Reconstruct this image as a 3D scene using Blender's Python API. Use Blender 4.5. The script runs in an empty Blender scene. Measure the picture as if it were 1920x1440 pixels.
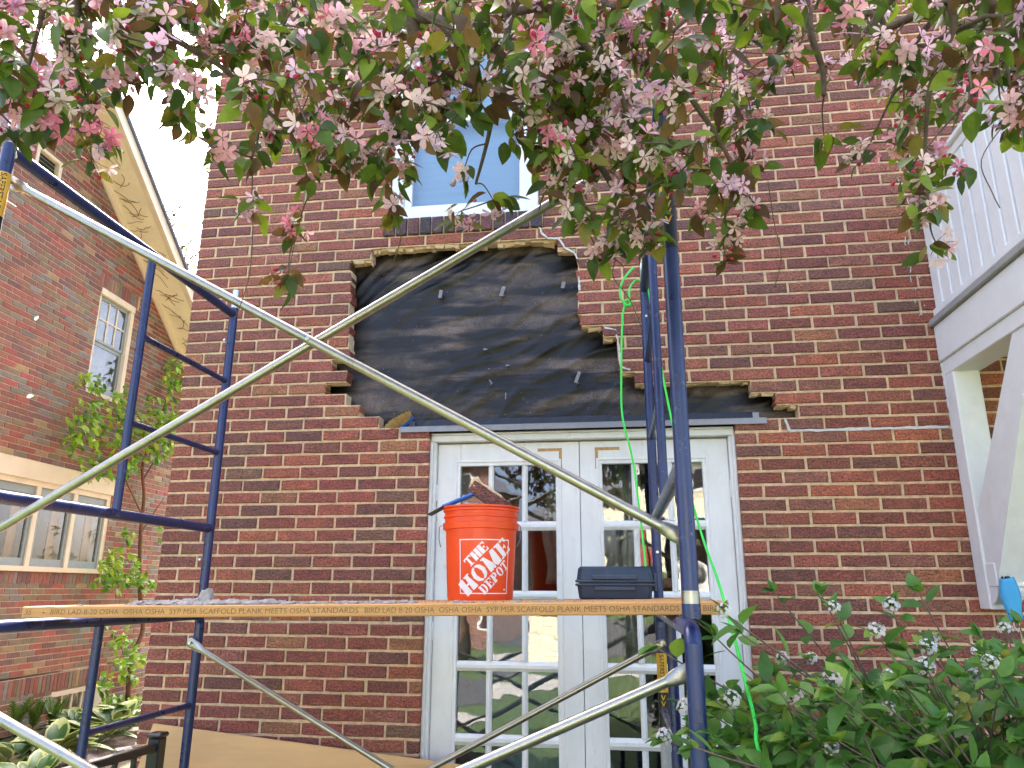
import bpy, math, random
import numpy as np
from mathutils import Vector, Matrix

# ------------------------------------------------------------------ camera, sky, sun, exposure
sc = bpy.context.scene
F_PX = 1392.1
PITCH, YAW, ROLL = 0.2696, 0.1385, 0.0039
CAM = np.array([0.0, -3.8483, 1.57])
ZO = 1.57 + 0.7799            # top of brick course 0
CRS = 0.0677                  # course height


def cam_axes():
    cy, sy, cp, sp = math.cos(YAW), math.sin(YAW), math.cos(PITCH), math.sin(PITCH)
    f = np.array([-sy * cp, cy * cp, sp]); r = np.array([cy, sy, 0.0]); u = np.cross(r, f)
    cr, sr = math.cos(ROLL), math.sin(ROLL)
    return np.array([r * cr + u * sr, -r * sr + u * cr, f])


RC = cam_axes()
cam = bpy.data.cameras.new('camera')
cam.sensor_width = 36.0
cam.lens = F_PX / 1920 * 36.0
cam.clip_start = 0.05
cam.clip_end = 500
camo = bpy.data.objects.new('camera', cam)
sc.collection.objects.link(camo)
camo.matrix_world = Matrix(((RC[0][0], RC[1][0], -RC[2][0], CAM[0]),
                            (RC[0][1], RC[1][1], -RC[2][1], CAM[1]),
                            (RC[0][2], RC[1][2], -RC[2][2], CAM[2]), (0, 0, 0, 1)))
sc.camera = camo

SUN_EL, SUN_ROT = math.radians(52), math.radians(-24)
world = bpy.data.worlds.new('World')
sc.world = world
world.use_nodes = True
wn = world.node_tree.nodes
wn.clear()
sky = wn.new('ShaderNodeTexSky'); sky.sky_type = 'NISHITA'; sky.sun_disc = False
sky.sun_elevation = SUN_EL; sky.sun_rotation = SUN_ROT
sky.air_density = 0.55; sky.dust_density = 5.0; sky.ozone_density = 0.6
bg = wn.new('ShaderNodeBackground'); bg.inputs['Strength'].default_value = 0.15
wo = wn.new('ShaderNodeOutputWorld')
world.node_tree.links.new(sky.outputs[0], bg.inputs[0])
world.node_tree.links.new(bg.outputs[0], wo.inputs[0])
sun = bpy.data.lights.new('sun', 'SUN')
sun.energy = 4.0; sun.angle = math.radians(0.53); sun.color = (1.0, 0.94, 0.84)
suno = bpy.data.objects.new('sun', sun)
sc.collection.objects.link(suno)
sd = Vector((math.sin(SUN_ROT) * math.cos(SUN_EL), math.cos(SUN_ROT) * math.cos(SUN_EL), math.sin(SUN_EL)))
suno.rotation_euler = sd.to_track_quat('Z', 'Y').to_euler()
vs = sc.view_settings
vs.view_transform = 'Standard'; vs.look = 'None'; vs.gamma = 1.0; vs.use_curve_mapping = False
vs.exposure = 3.08
sc.render.engine = 'CYCLES'

# ------------------------------------------------------------------ helpers
rnd = random.Random(7)
rng = np.random.default_rng(11)
COL = sc.collection
W = {}


def A(*v):
    return np.array(v, dtype=float)


def ray(px, py):
    return A((px - 960) / F_PX, -(py - 720) / F_PX, 1.0) @ RC


def onY(px, py, Y=0.0):
    d = ray(px, py); return CAM + d * ((Y - CAM[1]) / d[1])


def onX(px, py, X):
    d = ray(px, py); return CAM + d * ((X - CAM[0]) / d[0])


def onZ(px, py, Z):
    d = ray(px, py); return CAM + d * ((Z - CAM[2]) / d[2])


def atd(px, py, d):
    return CAM + ray(px, py) * d


def proj(p):
    q = (np.asarray(p) - CAM) @ RC.T
    return np.stack([960 + F_PX * q[..., 0] / q[..., 2], 720 - F_PX * q[..., 1] / q[..., 2], q[..., 2]], -1)


NA = -0.056
ND = A(NA, math.sqrt(1 - NA * NA), 0); NN = A(ND[1], -ND[0], 0); NP = A(-6.6, 3.3, 0)


def onN(px, py, off=0.0):
    d = ray(px, py); t = ((NP - CAM) @ NN + off) / (d @ NN); p = CAM + t * d
    return (p - NP) @ ND, p[2]


def NW(s, z, off=0.0):        # a point on the neighbour's wall: along, up, out
    p = NP + ND * s + NN * off
    return A(p[0], p[1], z)


def nrm(v):
    v = np.asarray(v, float); return v / (np.linalg.norm(v) + 1e-12)


class MB:
    def __init__(s):
        s.v = []; s.f = []; s.c = []; s.cur = (1, 1, 1)

    def add(s, vs_, fs_, col=None):
        o = len(s.v); s.v.extend([tuple(map(float, p)) for p in vs_])
        s.f.extend([tuple(i + o for i in f) for f in fs_])
        s.c.extend([col or s.cur] * len(vs_))
        return s

    def box(s, a, b, col=None):
        (x0, y0, z0), (x1, y1, z1) = a, b
        vs_ = [(x0, y0, z0), (x1, y0, z0), (x1, y1, z0), (x0, y1, z0), (x0, y0, z1), (x1, y0, z1), (x1, y1, z1), (x0, y1, z1)]
        return s.add(vs_, [(0, 3, 2, 1), (4, 5, 6, 7), (0, 1, 5, 4), (1, 2, 6, 5), (2, 3, 7, 6), (3, 0, 4, 7)], col)

    def bbox(s, a, b, bev=0.004, col=None):   # bevelled box
        a = np.minimum(a, b).astype(float); b2 = np.maximum(a, b).astype(float); b = b2
        return s.obox((a + b) / 2, np.eye(3), (b - a) / 2, bev, col)

    def obox(s, c, ax, h, bev=0.0, col=None):
        c = np.asarray(c, float); ax = np.asarray(ax, float); h = np.asarray(h, float)
        if bev <= 0:
            pts = [c + ax[0] * sx * h[0] + ax[1] * sy * h[1] + ax[2] * sz * h[2] for sz in (-1, 1) for sy in (-1, 1) for sx in (-1, 1)]
            return s.add(pts, [(0, 2, 3, 1), (4, 5, 7, 6), (0, 1, 5, 4), (1, 3, 7, 5), (3, 2, 6, 7), (2, 0, 4, 6)], col)
        bev = min(bev, h.min() * 0.9)
        pts = []; idx = {}
        for sx in (-1, 1):
            for sy in (-1, 1):
                for sz in (-1, 1):
                    for k in range(3):
                        l = np.array([sx, sy, sz]) * (h - bev); l[k] = (sx, sy, sz)[k] * h[k]
                        idx[(sx, sy, sz, k)] = len(pts); pts.append(c + l @ ax)
        f = []
        S = (-1, 1)
        for k in range(3):
            i, j = [(1, 2), (2, 0), (0, 1)][k]
            for sg in S:
                q = []
                for (p, r) in ((-1, -1), (1, -1), (1, 1), (-1, 1)):
                    t = [0, 0, 0]; t[k] = sg; t[i] = p; t[j] = r; q.append(idx[(*t, k)])
                f.append(tuple(q) if sg > 0 else tuple(q[::-1]))
        for k in range(3):                       # edges along axis k
            i, j = [(1, 2), (2, 0), (0, 1)][k]
            for p in S:
                for r in S:
                    t0 = [0, 0, 0]; t0[i] = p; t0[j] = r; t0[k] = -1; t1 = list(t0); t1[k] = 1
                    q = (idx[(*t0, i)], idx[(*t0, j)], idx[(*t1, j)], idx[(*t1, i)])
                    f.append(q if p * r > 0 else q[::-1])
        for sx in S:
            for sy in S:
                for sz in S:
                    q = tuple(idx[(sx, sy, sz, k)] for k in range(3))
                    f.append(q if sx * sy * sz > 0 else q[::-1])
        return s.add(pts, f, col)

    def tube(s, pts, rad, n=10, cap=True, col=None):
        pts = [np.asarray(p, float) for p in pts]
        m = len(pts)
        if np.isscalar(rad):
            rad = [rad] * m
        t = nrm(pts[1] - pts[0]); ref = A(0, 0, 1) if abs(t[2]) < 0.9 else A(1, 0, 0)
        u = nrm(np.cross(t, ref)); vs_ = []
        for i, p in enumerate(pts):
            if i > 0:
                t = nrm(pts[min(i + 1, m - 1)] - pts[i - 1])
            u = nrm(u - t * (u @ t)); w = np.cross(t, u)
            for k in range(n):
                a = 2 * math.pi * k / n
                vs_.append(p + (u * math.cos(a) + w * math.sin(a)) * rad[i])
        f = [(i * n + k, i * n + (k + 1) % n, (i + 1) * n + (k + 1) % n, (i + 1) * n + k) for i in range(m - 1) for k in range(n)]
        if cap:
            f.append(tuple(range(n))[::-1]); f.append(tuple((m - 1) * n + k for k in range(n)))
        return s.add(vs_, f, col)

    def lathe(s, c, prof, n=32, col=None):        # prof: (radius, z) list around +Z
        vs_ = []; m = len(prof)
        for r, z in prof:
            for k in range(n):
                a = 2 * math.pi * k / n
                vs_.append((c[0] + r * math.cos(a), c[1] + r * math.sin(a), c[2] + z))
        f = [(i * n + k, i * n + (k + 1) % n, (i + 1) * n + (k + 1) % n, (i + 1) * n + k) for i in range(m - 1) for k in range(n)]
        return s.add(vs_, f, col)

    def prism(s, poly, ext, col=None):            # polygon (3-D points) swept by vector ext
        n = len(poly); e = np.asarray(ext, float)
        a = [np.asarray(p, float) for p in poly]; vs_ = a + [p + e for p in a]
        f = [tuple(range(n))[::-1], tuple(range(n, 2 * n))] + [(i, (i + 1) % n, n + (i + 1) % n, n + i) for i in range(n)]
        return s.add(vs_, f, col)


def mesh_from(name, v, f, cols=None, smooth=None):
    me = bpy.data.meshes.new(name)
    me.from_pydata([tuple(p) for p in v], [], f)
    if cols is not None:
        at = me.color_attributes.new('Col', 'FLOAT_COLOR', 'POINT')
        arr = np.ones((len(v), 4), np.float32); arr[:, :3] = np.asarray(cols, np.float32)
        at.data.foreach_set('color', arr.ravel())
    if smooth is not None:
        me.polygons.foreach_set('use_smooth', np.ones(len(me.polygons), bool))
        if smooth < 180:
            me.set_sharp_from_angle(angle=math.radians(smooth))
    me.update()
    return me


def link(name, data, parent=None, origin=(0, 0, 0)):
    o = bpy.data.objects.new(name, data); COL.objects.link(o)
    org = np.asarray(origin, float)
    if parent is not None:
        o.parent = parent; o.location = tuple(org - W[parent])
    else:
        o.location = tuple(org)
    W[o] = org
    return o


def obj(name, mb, mat, parent=None, origin=None, smooth=None, kind=None):
    if origin is None:
        origin = W[parent] if parent is not None else np.mean(np.array(mb.v), 0) * A(1, 1, 0) + A(0, 0, np.array(mb.v)[:, 2].min())
    org = np.asarray(origin, float)
    v = np.array(mb.v) - org
    me = mesh_from(name, v, mb.f, mb.c, smooth)
    me.materials.append(mat)
    o = link(name, me, parent, org)
    if kind: o['kind'] = kind
    return o


def thing(name, label, cat, loc, group=None):
    o = link(name, None, None, loc); tag(o, label, cat, group); return o


def tag(o, label, cat, group=None):
    o['label'] = label; o['category'] = cat
    if group: o['group'] = group
    return o


def struct(o):
    o['kind'] = 'structure'; return o


# ------------------------------------------------------------------ materials
def mat_new(name):
    m = bpy.data.materials.new(name); m.use_nodes = True
    nt = m.node_tree; nt.nodes.clear()
    return m, nt, nt.nodes, nt.links


def surf(name, col=(0.5, 0.5, 0.5), rough=0.6, metal=0.0, spec=0.5, attr=False, var=0.25, vscale=20.0, stretch=(1, 1, 1),
         bump=0.0, bscale=80.0, bdist=0.002, rvar=0.0, dirt=None, dscale=6.0, damt=0.5, dsharp=(0.5, 0.7), translucent=0.0, fine=None, sheen=0.0, coat=0.0):
    m, nt, N, L = mat_new(name)
    out = N.new('ShaderNodeOutputMaterial'); b = N.new('ShaderNodeBsdfPrincipled')
    geo = N.new('ShaderNodeNewGeometry'); mp = N.new('ShaderNodeMapping')
    mp.inputs['Scale'].default_value = stretch
    L.new(geo.outputs['Position'], mp.inputs['Vector'])
    if attr:
        a = N.new('ShaderNodeAttribute'); a.attribute_name = 'Col'; base = a.outputs['Color']
    else:
        rgb = N.new('ShaderNodeRGB'); rgb.outputs[0].default_value = (*col, 1); base = rgb.outputs[0]
    nz = N.new('ShaderNodeTexNoise'); nz.inputs['Scale'].default_value = vscale; nz.inputs['Detail'].default_value = 6
    nz.inputs['Roughness'].default_value = 0.65
    L.new(mp.outputs[0], nz.inputs['Vector'])
    mr = N.new('ShaderNodeMapRange'); mr.inputs[1].default_value = 0.3; mr.inputs[2].default_value = 0.7
    mr.inputs[3].default_value = 1 - var; mr.inputs[4].default_value = 1 + var
    L.new(nz.outputs['Fac'], mr.inputs[0])
    mul = N.new('ShaderNodeVectorMath'); mul.operation = 'SCALE'
    L.new(base, mul.inputs[0]); L.new(mr.outputs[0], mul.inputs['Scale'])
    c = mul.outputs[0]
    if fine:
        n3 = N.new('ShaderNodeTexNoise'); n3.inputs['Scale'].default_value = fine[0]; n3.inputs['Detail'].default_value = 3
        L.new(geo.outputs['Position'], n3.inputs['Vector'])
        m3 = N.new('ShaderNodeMapRange'); m3.inputs[1].default_value = 0.35; m3.inputs[2].default_value = 0.65
        m3.inputs[3].default_value = 1 - fine[1]; m3.inputs[4].default_value = 1 + fine[1]
        L.new(n3.outputs['Fac'], m3.inputs[0])
        s3 = N.new('ShaderNodeVectorMath'); s3.operation = 'SCALE'
        L.new(c, s3.inputs[0]); L.new(m3.outputs[0], s3.inputs['Scale']); c = s3.outputs[0]
    if dirt is not None:
        n2 = N.new('ShaderNodeTexNoise'); n2.inputs['Scale'].default_value = dscale; n2.inputs['Detail'].default_value = 8
        n2.inputs['Roughness'].default_value = 0.7
        L.new(mp.outputs[0], n2.inputs['Vector'])
        m2 = N.new('ShaderNodeMapRange'); m2.inputs[1].default_value = dsharp[0]; m2.inputs[2].default_value = dsharp[1]
        m2.inputs[3].default_value = 0; m2.inputs[4].default_value = damt
        L.new(n2.outputs['Fac'], m2.inputs[0])
        mx = N.new('ShaderNodeMix'); mx.data_type = 'RGBA'
        L.new(m2.outputs[0], mx.inputs['Factor']); L.new(c, mx.inputs['A']); mx.inputs['B'].default_value = (*dirt, 1)
        c = mx.outputs['Result']
    L.new(c, b.inputs['Base Color'])
    b.inputs['Metallic'].default_value = metal; b.inputs['Specular IOR Level'].default_value = spec
    if rvar:
        m4 = N.new('ShaderNodeMapRange'); m4.inputs[1].default_value = 0.3; m4.inputs[2].default_value = 0.7
        m4.inputs[3].default_value = max(0.02, rough - rvar); m4.inputs[4].default_value = min(1, rough + rvar)
        L.new(nz.outputs['Fac'], m4.inputs[0]); L.new(m4.outputs[0], b.inputs['Roughness'])
    else:
        b.inputs['Roughness'].default_value = rough
    if coat: b.inputs['Coat Weight'].default_value = coat
    if sheen: b.inputs['Sheen Weight'].default_value = sheen
    if bump:
        bn = N.new('ShaderNodeTexNoise'); bn.inputs['Scale'].default_value = bscale; bn.inputs['Detail'].default_value = 5
        bn.inputs['Distortion'].default_value = 0.6
        L.new(mp.outputs[0], bn.inputs['Vector'])
        bp = N.new('ShaderNodeBump'); bp.inputs['Strength'].default_value = bump; bp.inputs['Distance'].default_value = bdist
        L.new(bn.outputs['Fac'], bp.inputs['Height']); L.new(bp.outputs[0], b.inputs['Normal'])
    o = b.outputs[0]
    if translucent:
        t = N.new('ShaderNodeBsdfTranslucent'); L.new(c, t.inputs['Color'])
        ms = N.new('ShaderNodeMixShader'); ms.inputs[0].default_value = translucent
        L.new(o, ms.inputs[1]); L.new(t.outputs[0], ms.inputs[2]); o = ms.outputs[0]
    L.new(o, out.inputs['Surface'])
    return m


def glass_mat(name, tint=(0.9, 0.95, 0.93), wav=0.12, wscale=7.0, refl=1.0):
    m, nt, N, L = mat_new(name)
    out = N.new('ShaderNodeOutputMaterial')
    tr = N.new('ShaderNodeBsdfTransparent'); tr.inputs[0].default_value = (*tint, 1)
    gl = N.new('ShaderNodeBsdfGlossy'); gl.inputs['Roughness'].default_value = 0.02
    fr = N.new('ShaderNodeFresnel'); fr.inputs['IOR'].default_value = 1.52
    mu = N.new('ShaderNodeMath'); mu.operation = 'MULTIPLY'; mu.inputs[1].default_value = 2.0 * refl; mu.use_clamp = True
    geo = N.new('ShaderNodeNewGeometry')
    nz = N.new('ShaderNodeTexNoise'); nz.inputs['Scale'].default_value = wscale; nz.inputs['Detail'].default_value = 2
    bp = N.new('ShaderNodeBump'); bp.inputs['Strength'].default_value = wav; bp.inputs['Distance'].default_value = 0.02
    L.new(geo.outputs['Position'], nz.inputs['Vector']); L.new(nz.outputs['Fac'], bp.inputs['Height'])
    L.new(bp.outputs[0], gl.inputs['Normal'])
    L.new(fr.outputs[0], mu.inputs[0])
    ms = N.new('ShaderNodeMixShader'); L.new(mu.outputs[0], ms.inputs[0])
    L.new(tr.outputs[0], ms.inputs[1]); L.new(gl.outputs[0], ms.inputs[2]); L.new(ms.outputs[0], out.inputs[0])
    return m


M = {}
M['brick'] = surf('brick_rug_face', attr=True, rough=0.44, rvar=0.1, spec=0.42, var=0.32, vscale=17, fine=(110, 0.50), bump=1.0, bscale=75, bdist=0.010, stretch=(0.75, 0.75, 1.5),
                  dirt=(0.30, 0.10, 0.045), dscale=7, damt=0.35, dsharp=(0.6, 0.72))
M['brick_far'] = surf('brick_smooth_face', attr=True, rough=0.7, spec=0.3, var=0.18, vscale=20, bump=0.4, bscale=90, bdist=0.003)
M['mortar'] = surf('mortar_cream', (0.70, 0.50, 0.31), rough=0.95, spec=0.2, var=0.22, vscale=40, bump=0.7, bscale=220, bdist=0.003, dirt=(0.40, 0.29, 0.20), dscale=9, damt=0.4)
M['mortar_far'] = surf('mortar_pale', (0.55, 0.44, 0.32), rough=0.95, spec=0.2, var=0.15, bump=0.3, bscale=150)
M['caulk'] = surf('white_caulk', (0.60, 0.58, 0.55), rough=0.7, var=0.15, vscale=60, bump=0.6, bscale=160, bdist=0.003)
M['white'] = surf('white_paint', (0.80, 0.79, 0.77), rough=0.42, var=0.05, vscale=9, bump=0.15, bscale=60, bdist=0.001, dirt=(0.55, 0.47, 0.36), dscale=5, damt=0.28, dsharp=(0.55, 0.75))
M['door_white'] = surf('door_paint_weathered', (0.80, 0.79, 0.76), rough=0.45, var=0.06, vscale=14, stretch=(1, 1, 0.35), bump=0.3, bscale=70, bdist=0.0012, dirt=(0.50, 0.40, 0.27), dscale=16, damt=0.55, dsharp=(0.6, 0.74))
M['vinyl'] = surf('white_vinyl', (0.82, 0.82, 0.82), rough=0.3, var=0.03)
M['bare_wood'] = surf('bare_wood', (0.50, 0.29, 0.10), rough=0.8, var=0.3, vscale=60)
M['cream'] = surf('cream_paint_flaking', (0.80, 0.69, 0.47), rough=0.6, var=0.08, vscale=4, bump=0.4, bscale=25, bdist=0.004, dirt=(0.30, 0.20, 0.11), dscale=5, damt=0.7, dsharp=(0.63, 0.68))
M['soffit'] = surf('soffit_yellow_cream', (0.94, 0.85, 0.55), rough=0.65, var=0.08, vscale=3, bump=0.3, bscale=20, dirt=(0.7, 0.55, 0.3), dscale=9, damt=0.2)
M['stem_dark'] = surf('dead_vine', (0.19, 0.10, 0.05), rough=0.9, var=0.3)
M['sash_grey'] = surf('sash_grey_green', (0.28, 0.33, 0.31), rough=0.5, var=0.08)
M['roof'] = surf('roof_shingle', (0.13, 0.14, 0.17), rough=0.85, var=0.3, vscale=12, bump=0.5, bscale=40)
M['membrane'] = surf('black_membrane', (0.012, 0.013, 0.017), rough=0.3, spec=0.5, var=0.3, bump=0.5, bscale=30, bdist=0.01)
M['lintel'] = surf('galvanised_lintel', (0.26, 0.26, 0.27), rough=0.42, metal=0.7, var=0.12, vscale=20, dirt=(0.32, 0.23, 0.16), dscale=10, damt=0.35)
M['galv'] = surf('galvanised_tube', (0.43, 0.41, 0.35), rough=0.33, metal=0.95, var=0.12, vscale=30, rvar=0.08, bump=0.04, bscale=60, bdist=0.001, dirt=(0.36, 0.30, 0.20), dscale=14, damt=0.45)
M['navy'] = surf('navy_powder_coat', (0.013, 0.026, 0.105), rough=0.32, spec=0.6, var=0.3, vscale=14, rvar=0.08, dirt=(0.20, 0.21, 0.25), dscale=34, damt=0.6, dsharp=(0.60, 0.70))
M['tie'] = surf('weathered_tie', (0.24, 0.22, 0.21), rough=0.5, metal=0.6, var=0.3, vscale=80, dirt=(0.2, 0.1, 0.05), dscale=40, damt=0.5)
M['zinc'] = surf('zinc_pin', (0.66, 0.66, 0.64), rough=0.35, metal=0.9, var=0.15, vscale=40)
M['yellow_label'] = surf('yellow_sticker', (0.78, 0.42, 0.02), rough=0.35, var=0.06)
M['black_label'] = surf('black_sticker', (0.012, 0.012, 0.013), rough=0.35, var=0.1)
M['grey_label'] = surf('silver_sticker', (0.42, 0.42, 0.42), rough=0.4, var=0.12, vscale=60)
M['red_label'] = surf('red_sticker', (0.5, 0.03, 0.02), rough=0.4, var=0.1)
M['plank'] = surf('pine_plank', (0.60, 0.30, 0.10), rough=0.7, var=0.16, vscale=12, stretch=(0.5, 6, 14), bump=0.25, bscale=30, bdist=0.001, dirt=(0.36, 0.17, 0.055), dscale=7, damt=0.5, dsharp=(0.5, 0.66))
M['burn'] = surf('burnt_stamp', (0.20, 0.10, 0.035), rough=0.8, var=0.35, vscale=60)
M['plank_end'] = surf('plank_end_paint', (0.16, 0.10, 0.08), rough=0.7, var=0.3, vscale=60)
M['chip'] = surf('mortar_chip', (0.33, 0.30, 0.27), rough=0.95, var=0.25, vscale=60, bump=0.6, bscale=200, bdist=0.003)
M['bucket'] = surf('orange_plastic', (0.80, 0.075, 0.008), rough=0.36, spec=0.5, var=0.05, vscale=20, bump=0.05, bscale=80, bdist=0.001, dirt=(0.75, 0.42, 0.30), dscale=11, damt=0.3, dsharp=(0.62, 0.74))
M['print'] = surf('white_print', (0.82, 0.80, 0.80), rough=0.5, var=0.06, vscale=60)
M['wire'] = surf('bucket_wire', (0.25, 0.25, 0.25), rough=0.35, metal=0.9)
M['case'] = surf('dark_blue_case', (0.016, 0.036, 0.070), rough=0.42, spec=0.5, var=0.15, vscale=18, bump=0.15, bscale=200, bdist=0.0008, dirt=(0.10, 0.13, 0.16), dscale=14, damt=0.4, dsharp=(0.58, 0.74))
M['blue_plastic'] = surf('blue_plastic', (0.015, 0.11, 0.42), rough=0.4, var=0.1)
M['bristle'] = surf('tampico_bristle', (0.66, 0.46, 0.20), rough=0.9, var=0.25, vscale=80)
M['rope'] = surf('neon_green_rope', (0.06, 0.78, 0.10), rough=0.6, var=0.12, vscale=200, bump=0.5, bscale=400, bdist=0.002)
M['black_metal'] = surf('black_painted_metal', (0.014, 0.014, 0.015), rough=0.32, spec=0.6, var=0.2)
M['plywood'] = surf('plywood', (0.62, 0.37, 0.15), rough=0.7, var=0.1, vscale=3, stretch=(0.6, 3, 5), bump=0.1, bscale=40, dirt=(0.44, 0.27, 0.11), dscale=2, damt=0.35, dsharp=(0.5, 0.7))
M['mask'] = surf('blue_mask_cloth', (0.10, 0.48, 0.80), rough=0.85, var=0.05, bump=0.2, bscale=200, bdist=0.001, translucent=0.25)
M['mask_loop'] = surf('white_elastic', (0.8, 0.8, 0.8), rough=0.8)
M['bark'] = surf('crab_apple_bark', (0.115, 0.080, 0.055), rough=0.9, var=0.35, vscale=60, bump=0.9, bscale=160, bdist=0.004, dirt=(0.13, 0.13, 0.06), dscale=12, damt=0.5)
M['leaf'] = surf('crab_apple_leaf', attr=True, rough=0.45, spec=0.35, var=0.18, vscale=60, translucent=0.40)
M['petal'] = surf('pink_petal', attr=True, rough=0.65, spec=0.3, var=0.08, vscale=120, translucent=0.45)
M['shrub_leaf'] = surf('viburnum_leaf', attr=True, rough=0.45, spec=0.4, var=0.14, vscale=50, translucent=0.35)
M['shrub_stem'] = surf('viburnum_stem', (0.17, 0.12, 0.09), rough=0.85, var=0.3, vscale=50)
M['floret'] = surf('white_floret', attr=True, rough=0.7, var=0.06, translucent=0.3)
M['vine_leaf'] = surf('creeper_leaf', attr=True, rough=0.5, var=0.15, vscale=10, translucent=0.4)
M['hosta'] = surf('hosta_leaf', attr=True, rough=0.45, var=0.08, vscale=20, translucent=0.25)
M['glass'] = glass_mat('old_wavy_glass', wav=0.07, wscale=4, refl=2.0)
M['glass_dark'] = glass_mat('neighbour_glass', wav=0.12, wscale=3, refl=0.9)
M['glass2'] = glass_mat('window_glass', wav=0.05, wscale=3, refl=2.2)
M['sky_reflection'] = surf('sky_blue_reflection', (0.34, 0.56, 0.82), rough=0.7, var=0.06, vscale=2, bump=0.4, bscale=6, stretch=(0.2, 1, 8), bdist=0.01)  # reflected sky painted as an even blue
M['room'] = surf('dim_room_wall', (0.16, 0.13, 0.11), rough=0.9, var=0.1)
M['curtain'] = surf('clear_plastic_sheet', (0.42, 0.40, 0.34), rough=0.3, var=0.2, vscale=5, bump=0.6, bscale=9, bdist=0.03)
M['tarp_orange'] = surf('orange_tarp', (0.75, 0.16, 0.05), rough=0.5, var=0.1, bump=0.4, bscale=14, bdist=0.02)
M['tarp_blue'] = surf('blue_tarp', (0.05, 0.16, 0.30), rough=0.35, var=0.2, bump=0.7, bscale=18, bdist=0.02)
M['soil'] = surf('soil_and_mulch', (0.085, 0.060, 0.040), rough=1.0, var=0.5, vscale=18, bump=0.8, bscale=40, bdist=0.02, dirt=(0.05, 0.08, 0.02), dscale=2, damt=0.6)
M['lawn'] = surf('lawn', (0.05, 0.085, 0.02), rough=1.0, var=0.35, vscale=8, bump=0.8, bscale=60, bdist=0.02)
M['asphalt'] = surf('asphalt', (0.055, 0.055, 0.057), rough=0.95, var=0.2, vscale=30, bump=0.4, bscale=120)
M['concrete'] = surf('concrete', (0.34, 0.33, 0.31), rough=0.95, var=0.15, vscale=8, bump=0.3, bscale=80)
M['stone'] = surf('garden_stone', (0.30, 0.29, 0.28), rough=0.95, var=0.25, vscale=12, bump=0.6, bscale=60, bdist=0.004)
M['siding'] = surf('pale_yellow_siding', (0.72, 0.68, 0.50), rough=0.6, var=0.05)
M['far_leaf'] = surf('street_tree_leaf', attr=True, rough=0.6, var=0.2, vscale=3, translucent=0.3)
M['black_plastic'] = surf('black_plastic', (0.015, 0.015, 0.016), rough=0.4)


def brick_tex_mat():
    m, nt, N, L = mat_new('far_brickwork')
    out = N.new('ShaderNodeOutputMaterial'); b = N.new('ShaderNodeBsdfPrincipled'); b.inputs['Roughness'].default_value = 0.8
    geo = N.new('ShaderNodeNewGeometry'); sx = N.new('ShaderNodeSeparateXYZ'); ad = N.new('ShaderNodeMath'); cb = N.new('ShaderNodeCombineXYZ')
    L.new(geo.outputs['Position'], sx.inputs[0]); L.new(sx.outputs[0], ad.inputs[0]); L.new(sx.outputs[1], ad.inputs[1])
    L.new(ad.outputs[0], cb.inputs[0]); L.new(sx.outputs[2], cb.inputs[1])
    bt = N.new('ShaderNodeTexBrick'); bt.inputs['Scale'].default_value = 1.0
    bt.inputs['Brick Width'].default_value = 0.218; bt.inputs['Row Height'].default_value = CRS; bt.inputs['Mortar Size'].default_value = 0.005
    bt.inputs['Color1'].default_value = (0.15, 0.05, 0.04, 1); bt.inputs['Color2'].default_value = (0.11, 0.05, 0.04, 1); bt.inputs['Mortar'].default_value = (0.45, 0.36, 0.28, 1)
    L.new(cb.outputs[0], bt.inputs['Vector']); L.new(bt.outputs['Color'], b.inputs['Base Color']); L.new(b.outputs[0], out.inputs[0])
    return m


M['brick_tex'] = brick_tex_mat()


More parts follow.
